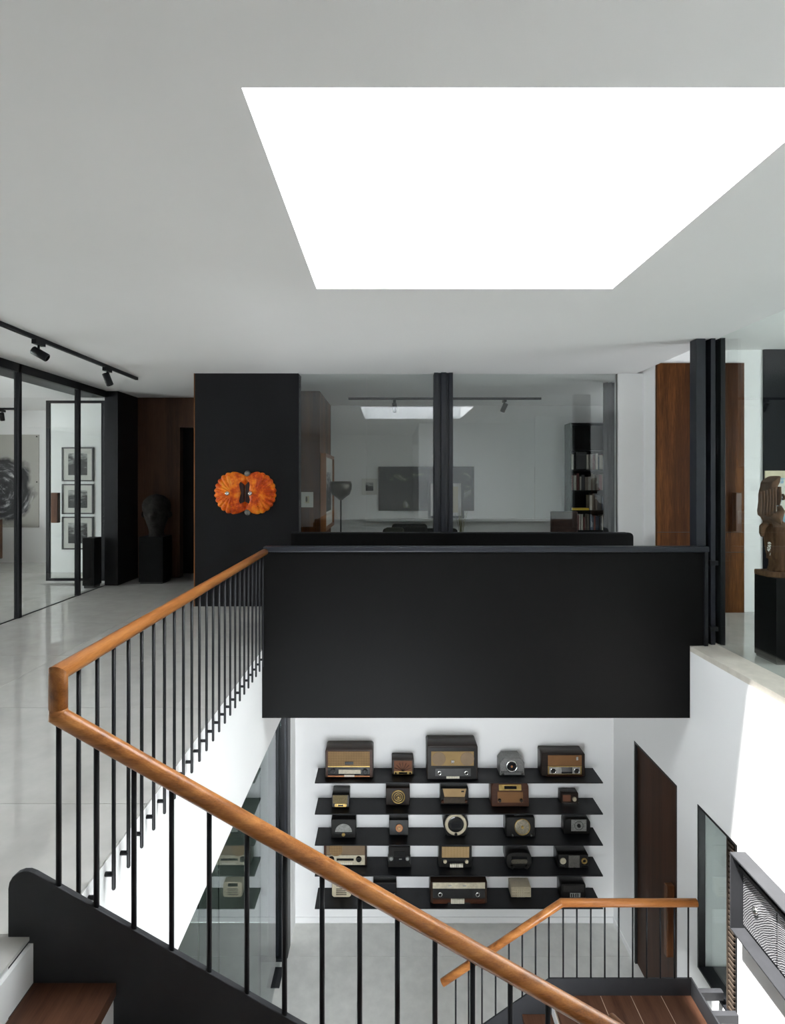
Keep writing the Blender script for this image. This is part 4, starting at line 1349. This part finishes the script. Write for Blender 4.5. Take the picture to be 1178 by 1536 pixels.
def shell_half(sgn):
    cx = 18.0                      # lobe centre from the hinge line, px
    NA, NR = 132, 16
    def edge(a):
        ca, sa = math.cos(a), math.sin(a)
        rx, rz = 28.5, 32.0
        R = 1.0 / math.sqrt((ca / rx) ** 2 + (sa / rz) ** 2)
        rib = abs(math.sin(a * 11))
        outer = max(0.0, min(1.0, (ca + 0.35) * 1.6))
        R *= 1 - 0.055 * outer * (1 - rib)
        x, z = cx + R * ca, R * sa
        if ca < 0:                 # inner side: meet the hinge line at a shallow waist
            lo_, hi_ = 0.0, 60.0
            for _ in range(30):
                md_ = (lo_ + hi_) / 2
                xx, zz_ = cx + md_ * ca, abs(md_ * sa)
                if xx > 0 and zz_ < 25.5 + 6.5 * math.sin(math.pi / 2 * min(1, xx / cx)):
                    lo_ = md_
                else:
                    hi_ = md_
            x, z = max(0.0, cx + lo_ * ca), lo_ * sa
        return x, z, outer
    rings = []
    for i in range(NR + 1):
        t_ = i / NR
        rg = []
        for j in range(NA):
            a = 2 * math.pi * j / NA
            ex, ez, outer = edge(a)
            x = cx + (ex - cx) * t_
            z = ez * t_
            dome = 9.0 * (1 - t_ ** 2.6) + 1.5
            ribh = 2.6 * abs(math.sin(a * 11)) * outer * max(0, min(1, (t_ - 0.22) * 2.2))
            hinge = -4.5 * math.exp(-(x / 5.0) ** 2) * math.exp(-(z / 17.0) ** 4)
            nz = 0.8 * mnoise.noise(Vector((x * 0.16 + sgn * 9, z * 0.16, 0)))
            y = dome + ribh + hinge + nz
            rg.append((SC.x + sgn * x * KS, YB - 0.006 - max(0.6, y) * KS, SC.z + z * KS))
        rings.append(rg)
    back = [(p[0], YB - 0.002, p[2]) for p in rings[-1]]
    m = MB().loft(rings + [back], True, True)
    o = m.build('shell_half', shell_m, sh)
    kx = (-24.5 if sgn < 0 else 9.5)
    kp = Vector((SC.x + kx * KS, YB - 0.016 - 10.5 * KS, SC.z - 0.5 * KS))
    MB().lathe([(0.0001, 0.02), (0.027, 0.02), (0.028, -0.012), (0.019, -0.024), (0.006, -0.024), (0.006, -0.016), (0.0001, -0.016)], kp, 'y', 16).build('silver_knob', CHROME, o)
    for zz in (20, -20):
        MB().lathe([(0.0001, 0.0), (0.008, 0.0), (0.006, -0.012), (0.0001, -0.013)], (SC.x + sgn * 19.5 * KS, YB - 0.006 - 7.2 * KS, SC.z + zz * KS), 'y', 10).build('screw', BAKE, o)
    return o


hl = shell_half(-1)
hr = shell_half(1)
dk = mottled('dark_cavity', (0.03, 0.006, 0.003), 0.3, 20, 0.5)  # dark colour paints the shade inside the shell's central hollows
for sgn in (-1, 1):
    pts = [(1.2, -13), (6.5, -16), (8.5, -12), (5.2, 0), (8.5, 13), (6, 17), (1.2, 12)]
    MB().prism([(SC.x + sgn * a * KS, SC.z + b * KS) for a, b in pts], 'y', YB - 0.012 - 7.5 * KS, YB - 0.006).build('cavity_shade', dk, sh, bevel=0.006)
for zz in (29, -29):
    MB().lathe([(0.0001, -0.04), (0.03, -0.036), (0.04, -0.015), (0.035, 0.0)], (SC.x + 3 * KS, YB - 0.002, SC.z + zz * KS), 'y', 12).build('clasp', mottled('tarnished_clasp', (0.2, 0.19, 0.17), 0.3, 30, 0.5, 0.5), sh)

# ------------------------------------------------------------------ ceiling track lights
def track_spot(loc, tilt, label, group):
    root = thing('track_spotlight', loc, label, 'spotlight', group)
    x, y, z = loc
    B(x - 0.022, x + 0.022, y - 0.075, y + 0.075, z - 0.04, z).build('adapter', STEEL, root)
    MB().tube([(x, y, z - 0.04), (x, y, z - 0.095)], 0.011, 8).build('stem', STEEL, root)
    c = Vector((x, y, z - 0.115))
    d = Vector(tilt).normalized()
    MB().tube([c - d * 0.06, c - d * 0.055, c + d * 0.085, c + d * 0.09], [0.034, 0.04, 0.04, 0.035], 16).build('lamp_head', STEEL, root)
    MB().tube([c + d * 0.088, c + d * 0.092], 0.03, 14).build('lens', DIALB, root)
    return root


TX = wx(205, 7.58)
tk = thing('ceiling_track', (TX, 5.5, CEIL - 0.035), 'long black lighting track on the ceiling beside the left glass wall', 'lighting track')
B(TX - 0.018, TX + 0.018, 2.0, 7.58, CEIL - 0.035, CEIL).build('rail', STEEL, tk)
B(TX - 0.019, TX + 0.019, 7.56, 7.585, CEIL - 0.036, CEIL).build('end_cap', STEEL, tk)
track_spot((TX, TX * F / (58 - VX), CEIL - 0.035), (0.5, 0.1, -0.30), 'black spotlight tilted sideways on the long ceiling track, farther from the wood wall', None)
track_spot((TX, TX * F / (161 - VX), CEIL - 0.035), (0.2, 0.1, -0.6), 'black spotlight on the long ceiling track, beside the track end by the wood wall', None)

tk = thing('ceiling_track', (0.95, 9.45, CEIL - 0.035), 'black lighting track on the study ceiling behind the glazing', 'lighting track')
B(wx(523, 9.45), wx(812, 9.45), 9.43, 9.47, CEIL - 0.035, CEIL).build('rail', STEEL, tk)
track_spot((wx(592, 9.45), 9.45, CEIL - 0.035), (0.05, 0.3, -0.5), 'black spotlight on the study track nearer the floor lamp', None)
track_spot((wx(757, 9.45), 9.45, CEIL - 0.035), (-0.2, 0.2, -0.5), 'black spotlight on the study track nearer the bookcase', None)
tk = thing('ceiling_track', (-7.6, 10.8, CEIL - 0.035), 'black lighting track above the swirling ink painting', 'lighting track')
B(-8.6, wx(29, 10.8), 10.78, 10.82, CEIL - 0.035, CEIL).build('rail', STEEL, tk)
track_spot((wx(3, 10.8), 10.8, CEIL - 0.035), (-0.1, 0.3, -0.7), 'black spotlight on the track above the swirling ink painting', None)

# ------------------------------------------------------------------ left room contents
def framed(name, x0, x1, z0, z1, y, fw, matw, pic, label, group=None, frame_mat=FRAMEB, depth=0.03, cat='framed picture'):
    r = thing(name, ((x0 + x1) / 2, y, z0), label, cat, group)
    m = B(x0, x0 + fw, y - depth, y, z0, z1).box(x1 - fw, x1, y - depth, y, z0, z1).box(x0 + fw, x1 - fw, y - depth, y, z0, z0 + fw).box(x0 + fw, x1 - fw, y - depth, y, z1 - fw, z1)
    m.build('frame', frame_mat, r)
    B(x0 + fw, x1 - fw, y - depth * 0.5, y - 0.001, z0 + fw, z1 - fw).build('mat_board', MATB, r)
    B(x0 + fw + matw, x1 - fw - matw, y - depth * 0.5 - 0.003, y - depth * 0.5, z0 + fw + matw, z1 - fw - matw).build('print', pic, r)
    return r


for i, (y0, y1, txt) in enumerate([(671, 722, 'topmost'), (726, 771, 'middle one'), (775, 824, 'lowest')]):
    framed('framed_photograph', wx(94, 10), wx(141, 10), wz(y1, 10), wz(y0, 10), 9.998, 0.022, 0.085, picture('bw_photo_%d' % i, 'bw', i * 2.3 + 1),
           'black framed black-and-white photograph with wide mat, %s of three on the white wall' % txt, 'black framed photographs behind the left glass')
pa = thing('ink_painting', (-7.6, 11.19, wz(790, 11.2)), 'large sheet with a black and white ink swirl pinned to the far white wall', 'painting')
B(-8.75, wx(59, 11.2), 11.185, 11.198, wz(791, 11.2), wz(652, 11.2)).build('sheet', picture('ink_swirl', 'swirl'), pa, (-7.85, 11.19, wz(716, 11.2)))
for z in (wz(655, 11.2), wz(723, 11.2)):
    MB().lathe([(0.012, 0.0), (0.012, -0.01), (0.001, -0.014)], (wx(56, 11.2), 11.185, z), 'y', 10).build('pin', STEEL, pa)
sb = thing('sideboard', (-7.3, 10.3, 0), 'reddish wooden sideboard standing below the swirling ink painting', 'sideboard')
sx0, sx1 = -8.5, wx(4, 10.6)
B(sx0, sx1, 10.1, 10.6, 0.16, 0.88).build('body', PULL, sb, bevel=0.006)
for x in (sx0 + 0.04, sx1 - 0.09):
    for y in (10.14, 10.52):
        B(x, x + 0.05, y, y + 0.05, 0, 0.16).build('leg', PULL, sb)
for k in range(3):
    wdt = (sx1 - sx0 - 0.08) / 3
    dd = B(sx0 + 0.04 + wdt * k + 0.004, sx0 + 0.04 + wdt * (k + 1) - 0.004, 10.085, 10.1, 0.2, 0.84).build('door', PULL, sb)
    MB().lathe([(0.012, 0.0), (0.014, -0.02), (0.001, -0.024)], (sx0 + 0.04 + wdt * (k + 0.85), 10.085, 0.55), 'y', 10).build('knob', BRASS, dd)
pp = thing('plinth', (-4.48, 8.5, 0), 'empty black plinth inside the left glass room beside the open door', 'plinth')
B(wx(130, 8.62), XL - 0.03, 8.5, 8.72, 0.04, wz(806, 8.62)).build('body', PANEL, pp, bevel=0.003)
B(wx(130, 8.62) + 0.015, XL - 0.045, 8.515, 8.705, 0.0, 0.04).build('recessed_base', FRAMEB, pp)

# dark stone head on a black plinth
hp = thing('plinth', (wx(233, 9.0), 9.05, 0), 'black plinth under the dark stone head against the wood wall', 'plinth')
hx_ = wx(233, 9.0)
htop = wz(805, 8.95)
B(hx_ - 0.20, hx_ + 0.17, 8.87, 9.24, 0.03, htop).build('body', PANEL, hp, bevel=0.003)
B(hx_ - 0.185, hx_ + 0.155, 8.885, 9.225, 0.0, 0.03).build('recessed_base', FRAMEB, hp)
STONE = mottled('dark_stone', (0.022, 0.020, 0.018), 0.4, 12, 0.85, bump=0.6, bscale=40, spec=0.15)
hd = thing('stone_head', (hx_, 9.05, htop), 'dark carved stone head with curled hair on a black plinth', 'sculpture')
rings = []
NS, NR_ = 40, 34
HH = 0.66
for i in range(NR_ + 1):
    t_ = i / NR_
    z = HH * t_
    if t_ < 0.2:
        rx, ry = 0.125 - 0.02 * math.sin(t_ / 0.2 * math.pi), 0.13
    else:
        q = (t_ - 0.2) / 0.8
        rx = 0.12 + 0.095 * math.sin(min(1, q * 1.25) * math.pi / 2)
        ry = 0.13 + 0.09 * math.sin(min(1, q * 1.3) * math.pi / 2)
        if q > 0.6:
            k_ = math.sqrt(max(0.0, 1 - ((q - 0.6) / 0.4) ** 2))
            rx *= max(0.05, k_)
            ry *= max(0.05, k_)
    rg = []
    for j in range(NS):
        a = 2 * math.pi * j / NS
        ca, sa = math.cos(a), math.sin(a)
        x, y = rx * ca, ry * sa
        f_ = max(0.0, -sa)
        if 0.2 < t_ < 0.75:
            nose = 0.05 * math.exp(-(x / 0.03) ** 2) * math.exp(-((t_ - 0.46) / 0.08) ** 2)
            eye = -0.035 * (math.exp(-((x - 0.075) / 0.035) ** 2) + math.exp(-((x + 0.075) / 0.035) ** 2)) * math.exp(-((t_ - 0.56) / 0.045) ** 2)
            mouth = -0.02 * math.exp(-(x / 0.06) ** 2) * math.exp(-((t_ - 0.335) / 0.018) ** 2)
            chin = 0.025 * math.exp(-(x / 0.06) ** 2) * math.exp(-((t_ - 0.25) / 0.05) ** 2)
            y -= f_ * (nose + eye + mouth + chin)
        if t_ > 0.66 or (t_ > 0.35 and sa > -0.35):
            cu = 1 + 0.05 * math.sin(j * 1.9) * math.sin(i * 1.7)
            x *= cu
            y *= cu
        rg.append((hx_ + x, 9.05 + y, htop + z))
    rings.append(rg)
MB().loft(rings).build('head', STONE, hd)
for s in (-1, 1):
    MB().lathe([(0.001, -0.03), (0.045, -0.02), (0.055, 0.0), (0.03, 0.025), (0.001, 0.03)], (hx_ + s * 0.205, 9.06, htop + 0.34), 'x', 12).build('ear', STONE, hd)

# ------------------------------------------------------------------ study contents
cb = thing('wood_cabinet', (-1.27, 9.5, 0), 'tall dark wood cabinet block at the left side of the study', 'cabinet')
cx1 = -1.03
B(-1.475, cx1, 8.72, 10.42, 0, CEIL - 0.006).build('body', WALNUT, cb)
B(cx1, cx1 + 0.004, 9.58, 9.585, 0, CEIL - 0.02).build('door_gap', FRAMEB, cb)
lf = thing('leaning_picture', (cx1 + 0.03, 9.4, wz(798, 8.8)), 'large wood-framed picture on the side of the dark study cabinet', 'framed picture')
z0_, z1_ = wz(797, 8.8), wz(680, 8.8)
y0_, y1_ = 8.76, 10.1
cx1 += 0.006
m = B(cx1, cx1 + 0.085, y0_, y0_ + 0.05, z0_, z1_).box(cx1, cx1 + 0.085, y1_ - 0.05, y1_, z0_, z1_).box(cx1, cx1 + 0.085, y0_ + 0.05, y1_ - 0.05, z0_, z0_ + 0.05).box(cx1, cx1 + 0.085, y0_ + 0.05, y1_ - 0.05, z1_ - 0.05, z1_)
m.build('frame', EDGEW, lf)
B(cx1 + 0.004, cx1 + 0.055, y0_ + 0.05, y1_ - 0.05, z0_ + 0.05, z1_ - 0.05).build('mat_board', MATB, lf)
B(cx1 + 0.055, cx1 + 0.058, y0_ + 0.3, y1_ - 0.3, z0_ + 0.28, z1_ - 0.28).build('print', picture('bw_photo_side', 'bw', 9.1), lf)
framed('reflection_frame', wx(452, 8.7), wx(470, 8.7), wz(761, 8.7), wz(738, 8.7), 8.718, 0.012, 0.05, picture('reflection_image', 'portrait'), 'small pale frame shape standing in for a reflection on the dark study cabinet', None, MATB, 0.02)  # solid picture shape imitating a reflection in front of the cabinet

LAMP = mottled('bronze_lamp', (0.075, 0.068, 0.05), 0.2, 10, 0.28, 0.7)
lx, ly = wx(511.5, 9.7), 9.7
fl = thing('floor_lamp', (lx, ly, 0), 'bronze floor lamp with a wide dome shade beside the wood cabinet', 'floor lamp')
MB().lathe([(0.16, 0.0), (0.16, 0.015), (0.02, 0.03)], (lx, ly, 0), 'z', 24).build('base', LAMP, fl)
MB().tube([(lx, ly, 0.02), (lx, ly, 1.32)], 0.012, 10).build('pole', STEEL, fl)
zt0, zt1 = wz(750, 9.7), wz(722, 9.7)
hh = zt1 - zt0
MB().lathe([(0.03, 0), (0.09, 0.05 * hh / 0.3), (0.15, 0.3 * hh), (0.182, 0.58 * hh), (0.186, 0.82 * hh), (0.172, hh), (0.165, hh), (0.178, 0.8 * hh), (0.14, 0.32 * hh), (0.02, 0.06 * hh)], (lx, ly, zt0), 'z', 32).build('dome_shade', LAMP, fl)

framed('wide_photograph', wx(568, 10.45), wx(711, 10.45), wz(766, 10.45), wz(700, 10.45), 10.448, 0.05, 0.0, picture('dark_photo', 'dark', 2.0), 'wide dark photograph in a black frame on the study back wall', None, FRAMEB, 0.03)
framed('cream_portrait', wx(643, 10.3), wx(697, 10.3), wz(778, 10.3), wz(721, 10.3), 10.40, 0.045, 0.06, picture('cream_portrait_img', 'portrait'), 'black framed portrait with cream ground standing on the study ledge', None, FRAMEB, 0.03)
framed('white_print', wx(543, 10.45), wx(566, 10.45), wz(742, 10.45), wz(718, 10.45), 10.448, 0.02, 0.05, picture('grey_print', 'bw', 4.0), 'small white framed print between the dome lamp and the wide dark photograph', None, MATB, 0.02)
zl = wz(778, 10.3)
ld = B(wx(548, 10.45), wx(862, 10.45), 10.22, 10.45, zl - 0.04, zl).build('wall_ledge', WHITE)
tag(ld, 'long white ledge along the study back wall under the pictures', 'ledge')

# sofa
DKF = mottled('charcoal_fabric', (0.03, 0.029, 0.027), 0.2, 40, 0.9)
sf = thing('sofa', (0.35, 9.2, 0), 'low charcoal sofa under the ledge in the study', 'sofa')
sx0, sx1 = wx(574, 9.2), wx(690, 9.2)
B(sx0, sx1, 8.8, 9.6, 0.12, 0.40).build('base', DKF, sf, bevel=0.03, seg=3)
B(sx0, sx1, 9.42, 9.62, 0.40, 0.80).build('backrest', DKF, sf, bevel=0.05, seg=3)
B(sx0 - 0.14, sx0, 8.8, 9.62, 0.12, 0.6).build('armrest', DKF, sf, bevel=0.04, seg=3)
B(sx1, sx1 + 0.14, 8.8, 9.62, 0.12, 0.6).build('armrest', DKF, sf, bevel=0.04, seg=3)
for x in (sx0, sx1 - 0.05):
    for y in (8.84, 9.5):
        B(x, x + 0.05, y, y + 0.05, 0, 0.12).build('leg', STEEL, sf)
for i, (a, b, zt_) in enumerate(((577, 606, 0.845), (588, 641, 0.89))):
    c = B(wx(a, 9.35), wx(b, 9.35), 9.26 - 0.16 * (1 - i), 9.41 - 0.16 * (1 - i), 0.40, zt_).build('cushion', DKF if i else mottled('olive_fabric', (0.06, 0.058, 0.045), 0.2, 40, 0.9), None, None, 0.05, 3)
    tag(c, 'large dark cushion leaning on the sofa back' if i else 'smaller olive grey cushion at the end of the sofa', 'cushion')
# vase with stems
vx_ = wx(692, 9.75)
vs_ = thing('vase', (vx_, 9.75, 0), 'floor vase with dry reed stems beside the sofa', 'vase')
MB().lathe([(0.09, 0), (0.13, 0.15), (0.12, 0.35), (0.06, 0.5), (0.07, 0.55)], (vx_, 9.75, 0), 'z', 20).build('pot', STEEL, vs_)
REED = mottled('dry_reed', (0.20, 0.19, 0.09), 0.3, 20, 0.8)
for k in range(14):
    a = random.uniform(0, 6.28)
    s = random.uniform(0.02, 0.13)
    MB().tube([(vx_, 9.75, 0.45), (vx_ + s * 0.4 * math.cos(a), 9.75 + s * 0.4 * math.sin(a), 0.8), (vx_ + s * math.cos(a), 9.75 + s * math.sin(a), random.uniform(1.0, 1.22))], [0.004, 0.004, 0.002], 5).build('reed', REED, vs_)
# leather chair
LEA = mottled('brown_leather', (0.06, 0.026, 0.018), 0.25, 14, 0.5)
cx0, cx1_ = wx(826, 9.0), wx(856, 9.0)
ch = thing('leather_chair', ((cx0 + cx1_) / 2, 9.0, 0), 'brown leather chair with a square back beside the bookcase', 'chair')
B(cx0, cx1_ + 0.1, 8.95, 9.02, 0.5, wz(767, 9.0)).build('backrest', LEA, ch, bevel=0.012, seg=3)
B(cx0, cx1_ + 0.1, 9.02, 9.5, 0.42, 0.50).build('seat', LEA, ch, bevel=0.02, seg=3)
for x in (cx0 + 0.02, cx1_ + 0.05):
    for y in (8.96, 9.44):
        B(x, x + 0.035, y, y + 0.035, 0, 0.42 if y > 9 else 0.5).build('leg', STEEL, ch)
for s in (cx0 - 0.03, cx1_ + 0.1):
    B(s, s + 0.03, 8.96, 9.45, 0.60, 0.66).build('armrest', LEA, ch)

# bookcase with books
bx0, bx1, by0, by1 = wx(856, 10.1), wx(944, 10.1), 10.1, 10.44
bc = thing('bookcase', ((bx0 + bx1) / 2, 10.27, 0), 'tall black bookcase against the study back wall', 'bookcase')
B(bx0, bx1, by1 - 0.02, by1, 0, 2.6).build('back', PANEL, bc)
B(bx0, bx0 + 0.02, by0, by1 - 0.02, 0, 2.6).build('side', PANEL, bc)
B(bx1 - 0.02, bx1, by0, by1 - 0.02, 0, 2.6).build('side', PANEL, bc)
levels = [0.0, 0.45, wz(797, 10.1), wz(767, 10.1), wz(737, 10.1), wz(706, 10.1), 2.12, 2.58]
for z in levels:
    B(bx0 + 0.02, bx1 - 0.02, by0, by1 - 0.02, z, z + 0.02).build('shelf', PANEL, bc)
bcols = [mottled('book_cover_%d' % i, c, 0.1, 12, 0.6) for i, c in enumerate([(0.03, 0.03, 0.03), (0.25, 0.23, 0.2), (0.12, 0.03, 0.025), (0.04, 0.06, 0.09), (0.45, 0.42, 0.36), (0.10, 0.08, 0.06)])]
cname = ['black', 'grey', 'dark red', 'navy', 'off-white', 'brown']
for li, ln in ((2, 'lowest visible'), (3, 'second visible'), (4, 'third visible'), (5, 'uppermost filled')):
    x = bx0 + 0.03 if li != 3 else wx(886, 10.1)
    top = levels[li] + 0.02
    room = levels[li + 1] - top
    n_b = 0
    while x < bx1 - 0.09 and n_b < 15:
        w_ = random.uniform(0.022, 0.055)
        h_ = min(room - 0.02, random.uniform(0.22, 0.30))
        ci = random.randrange(6)
        yb = by0 + random.uniform(0.02, 0.05)
        if li == 5 and n_b == 1:
            x += 0.22
        bk = thing('book', (x + w_ / 2, yb, top), '%s %s %s book upright on the %s bookcase shelf' % ('tall' if h_ > 0.255 else 'short', 'thick' if w_ > 0.038 else 'thin', cname[ci], ln), 'book', 'books in the black bookcase')
        B(x, x + 0.0025, yb, yb + 0.18, top, top + h_).box(x + w_ - 0.0035, x + w_ - 0.001, yb, yb + 0.18, top, top + h_).box(x + 0.0025, x + w_ - 0.0035, yb, yb + 0.003, top, top + h_).build('cover', bcols[ci], bk)
        B(x + 0.003, x + w_ - 0.004, yb + 0.004, yb + 0.175, top + 0.003, top + h_ - 0.004).build('pages', IVORY, bk)
        x += w_ + random.uniform(0.0005, 0.012)
        n_b += 1
YEL = mottled('yellow_cover', (0.62, 0.42, 0.02), 0.05, 10, 0.5)
yk = thing('book', (wx(870, 10.1), 10.13, levels[3] + 0.02), 'bright yellow book lying flat on a bookcase shelf', 'book', 'books in the black bookcase')
ya, yb2, yz = bx0 + 0.03, wx(884, 10.1), levels[3] + 0.02
B(ya, yb2, 10.105, 10.30, yz, yz + 0.004).box(ya, yb2, 10.105, 10.30, yz + 0.031, yz + 0.035).box(ya, yb2, 10.105, 10.108, yz + 0.004, yz + 0.031).build('cover', YEL, yk)
B(ya + 0.004, yb2 - 0.004, 10.108, 10.29, yz + 0.004, yz + 0.031).build('pages', IVORY, yk)
bxx = thing('storage_box', (wx(866, 10.2), 10.25, levels[5] + 0.02), 'black box standing on the upper bookcase shelf', 'box')
B(wx(861, 10.2) + 0.02, wx(878, 10.2), 10.14, 10.36, levels[5] + 0.02, levels[5] + 0.28).build('body', FRAMEB, bxx, bevel=0.004)
B(wx(861, 10.2) + 0.015, wx(878, 10.2) + 0.005, 10.135, 10.365, levels[5] + 0.28, levels[5] + 0.33).build('lid', FRAMEB, bxx, bevel=0.004)

# dark curtain at the right end of the study glazing
cpts, cback = [], []
ccx0, ccx1 = wx(905, 7.95), wx(930, 7.95)
for i in range(41):
    t_ = i / 40
    x = ccx0 + (ccx1 - ccx0) * t_
    cpts.append((x, 7.93 + 0.03 * math.sin(t_ * 6.28 * 4)))
    cback.append((x, 7.95 + 0.03 * math.sin(t_ * 6.28 * 4)))
m = MB().prism(cpts + cback[::-1], 'z', 0.01, CEIL - 0.01)
cu = m.build('curtain', mottled('charcoal_curtain', (0.028, 0.028, 0.03), 0.15, 30, 0.9))
tag(cu, 'narrow charcoal curtain gathered at the bookcase end of the study glazing', 'curtain')

# ------------------------------------------------------------------ right room contents
d3 = struct(thing('door_3', (3.7, 6.98, 0)))
ddx0, ddx1, ddz = 3.25, wx(1115, 6.98), wz(545, 6.98)
B(ddx0, ddx1, 6.955, 7.0, 0.0, ddz).build('leaf', WALNUT, d3)
B(ddx0, ddx1, 6.953, 6.956, wz(798, 6.98) - 0.003, wz(798, 6.98) + 0.003).build('seam', FRAMEB, d3)
B(ddx0, ddx1, 6.953, 6.956, wz(828, 6.98) - 0.003, wz(828, 6.98) + 0.003).build('seam', FRAMEB, d3)
B(wx(1103, 6.9), wx(1112, 6.9), 6.88, 6.955, wz(797, 6.9), wz(739, 6.9)).build('pull_handle', PULL, d3, bevel=0.006)
bp_ = B(wx(1146, 6.98), 6.3, 6.97, 6.998, 0.0, wz(523, 6.98)).build('black_wall_panel', mottled('black_felt', (0.006, 0.0065, 0.009), 0.25, 30, 0.95, bump=0.3, bscale=80, spec=0.1))
tag(bp_, 'tall black felt panel on the white wall behind the carved statue', 'panel')
cpx0 = wx(1148, 6.96)
ca_ = thing('colour_print', (cpx0 + 0.35, 6.97, wz(800, 6.96)), 'cream bordered colour print in blue and brown hung on the black panel', 'picture')
B(cpx0, cpx0 + 0.72, 6.955, 6.968, wz(800, 6.96), wz(706, 6.96)).build('border', mottled('cream_paper', (0.60, 0.54, 0.38), 0.05, 10, 0.8), ca_)
B(cpx0 + 0.10, cpx0 + 0.62, 6.952, 6.955, wz(787, 6.96), wz(717, 6.96)).build('image', picture('beach_scene', 'beach', 1.3), ca_)

ped = thing('plinth', (3.507, 5.13, 0), 'black plinth carrying the carved wooden statue behind the right glass', 'plinth')
pzt = wz(862, 5.2)
B(3.357, 3.657, 4.98, 5.28, 0.02, pzt).build('body', PANEL, ped, bevel=0.002)
B(3.367, 3.647, 4.99, 5.27, 0.0, 0.02).build('recessed_base', FRAMEB, ped)

STW = wood('weathered_carving_wood', [(0.25, (0.025, 0.012, 0.007)), (0.45, (0.085, 0.042, 0.023)), (0.6, (0.15, 0.078, 0.042)), (0.8, (0.20, 0.125, 0.08))], 'Z', 3.0, 0.8, 0.0, 9, spec=0.12)
SX, SY = 3.50, 5.13
stt = thing('carved_statue', (SX, SY, pzt), 'weathered carved wooden figure with tall tilted headdress on a black plinth', 'statue')


def prof_ring(cx, cy, z, rx, ry, n=32, p=2.6, tilt=0.0, jit=0.0):
    out_ = []
    for j in range(n):
        a = 2 * math.pi * j / n
        c, s = math.cos(a), math.sin(a)
        x = rx * math.copysign(abs(c) ** (2 / p), c)
        y = ry * math.copysign(abs(s) ** (2 / p), s)
        q = 1 + jit * mnoise.noise(Vector((x * 34, y * 34, z * 14)))
        out_.append((cx + x * q, cy + y * q, z + tilt * x))
    return out_


def zz(py):
    return wz(py, SY)


def xx(px):
    return wx(px, SY)


def span_rows(rows, ry_scale, p, jit):
    # rows of (pixel y, pixel x of the left and right side, tilt)
    out_ = []
    for y, a, b, t_ in rows:
        xl, xr = wx(a, SY + 0.7 * ry_scale), wx(b, SY - 0.7 * ry_scale)
        out_.append(prof_ring((xl + xr) / 2, SY, zz(y), (xr - xl) / 2, ry_scale, 32, p, t_, jit))
    return out_


MB().prism([(xx(1144), SY - 0.06), (xx(1157), SY - 0.125), (xx(1184), SY - 0.125), (xx(1192), SY - 0.08), (xx(1192), SY + 0.12), (xx(1144), SY + 0.12)], 'z', pzt, zz(856)).build('base', STW, stt, bevel=0.008)
# feet, robe, belt and shoulders in one body
MB().loft(span_rows([(857, 1149, 1188, 0), (852, 1150, 1188, 0), (847, 1152, 1184, 0), (840, 1152, 1182, 0), (838, 1149, 1188, 0), (834, 1148, 1190, 0),
                     (820, 1146, 1192, 0), (805, 1144, 1192, 0), (792, 1143, 1190, 0), (787, 1142, 1189, 0), (784, 1144, 1180, 0), (781, 1143, 1176, 0), (777, 1141, 1174, 0), (773, 1142, 1172, 0)],
                    0.085, 3.4, 0.10)).build('robed_body', STW, stt)
MB().loft(span_rows([(776, 1143, 1158, 0), (773, 1138, 1163, 0), (766, 1137, 1164, 0.0), (752, 1138, 1164, 0.1), (741, 1139, 1164, 0.25), (733, 1140, 1166, 0.5), (727, 1140.5, 1170, 0.66), (720.5, 1141, 1171, 0.66), (718.5, 1142.5, 1170, 0.66)],
                    0.085, 4.5, 0.07), True, False).build('headdress', STW, stt)
m = MB()
for i in range(6):
    t_ = i / 5
    x = wx(1141 + 22 * t_, SY - 0.085)
    m.tube([(x, SY - 0.080, zz(772)), (x + 0.004, SY - 0.083, zz(752)), (x + 0.008, SY - 0.078, zz(737 - 6 * t_))], [0.011, 0.013, 0.010], 6)
m.build('hair_folds', STW, stt)
MB().loft(span_rows([(758, 1158, 1169, 0), (752, 1158, 1172, 0), (745, 1158, 1173.5, 0), (738, 1158, 1172.5, 0), (730, 1158, 1172, 0)], 0.06, 2.4, 0.06)).build('face', STW, stt)
MB().tube([(xx(1172), SY - 0.02, zz(741)), (xx(1175.5), SY - 0.02, zz(747)), (xx(1172), SY - 0.02, zz(749))], [0.008, 0.014, 0.010], 8).build('nose', STW, stt)
MB().tube([(xx(1147), SY - 0.03, zz(784)), (xx(1141), SY - 0.03, zz(790)), (xx(1140), SY - 0.03, zz(799)), (xx(1139.5), SY - 0.04, zz(804))], [0.026, 0.026, 0.022, 0.012], 12).build('sleeve', STW, stt)
MB().tube([(wx(1158, 5.07), 5.07, zz(772)), (wx(1168, 5.05), 5.05, zz(777)), (wx(1172, 5.05), 5.05, zz(766)), (wx(1169, 5.06), 5.06, zz(758))], [0.034, 0.036, 0.03, 0.018], 12).build('arm', STW, stt)
# painted number on the robe
cu_ = bpy.data.curves.new('inventory_number', 'FONT')
cu_.body = '_ 4069'
cu_.size = 0.042
cu_.extrude = 0.0008
to = bpy.data.objects.new('inventory_number_curve', cu_)
COL.objects.link(to)
dg = bpy.context.evaluated_depsgraph_get()
me = bpy.data.meshes.new_from_object(to.evaluated_get(dg))
bpy.data.objects.remove(to)
me.materials.clear()
me.materials.append(mottled('white_ink', (0.75, 0.74, 0.7), 0.05, 30, 0.7))
num = bpy.data.objects.new('inventory_number', me)
COL.objects.link(num)
num.parent = stt
num.location = (wx(1155, SY - 0.095) - SX, -0.0925, zz(831) - pzt)
num.rotation_euler = (math.radians(90), math.radians(-82), 0)
num['label'] = 'painted white inventory number'
ORG[num.name] = Vector((0, 0, 0))
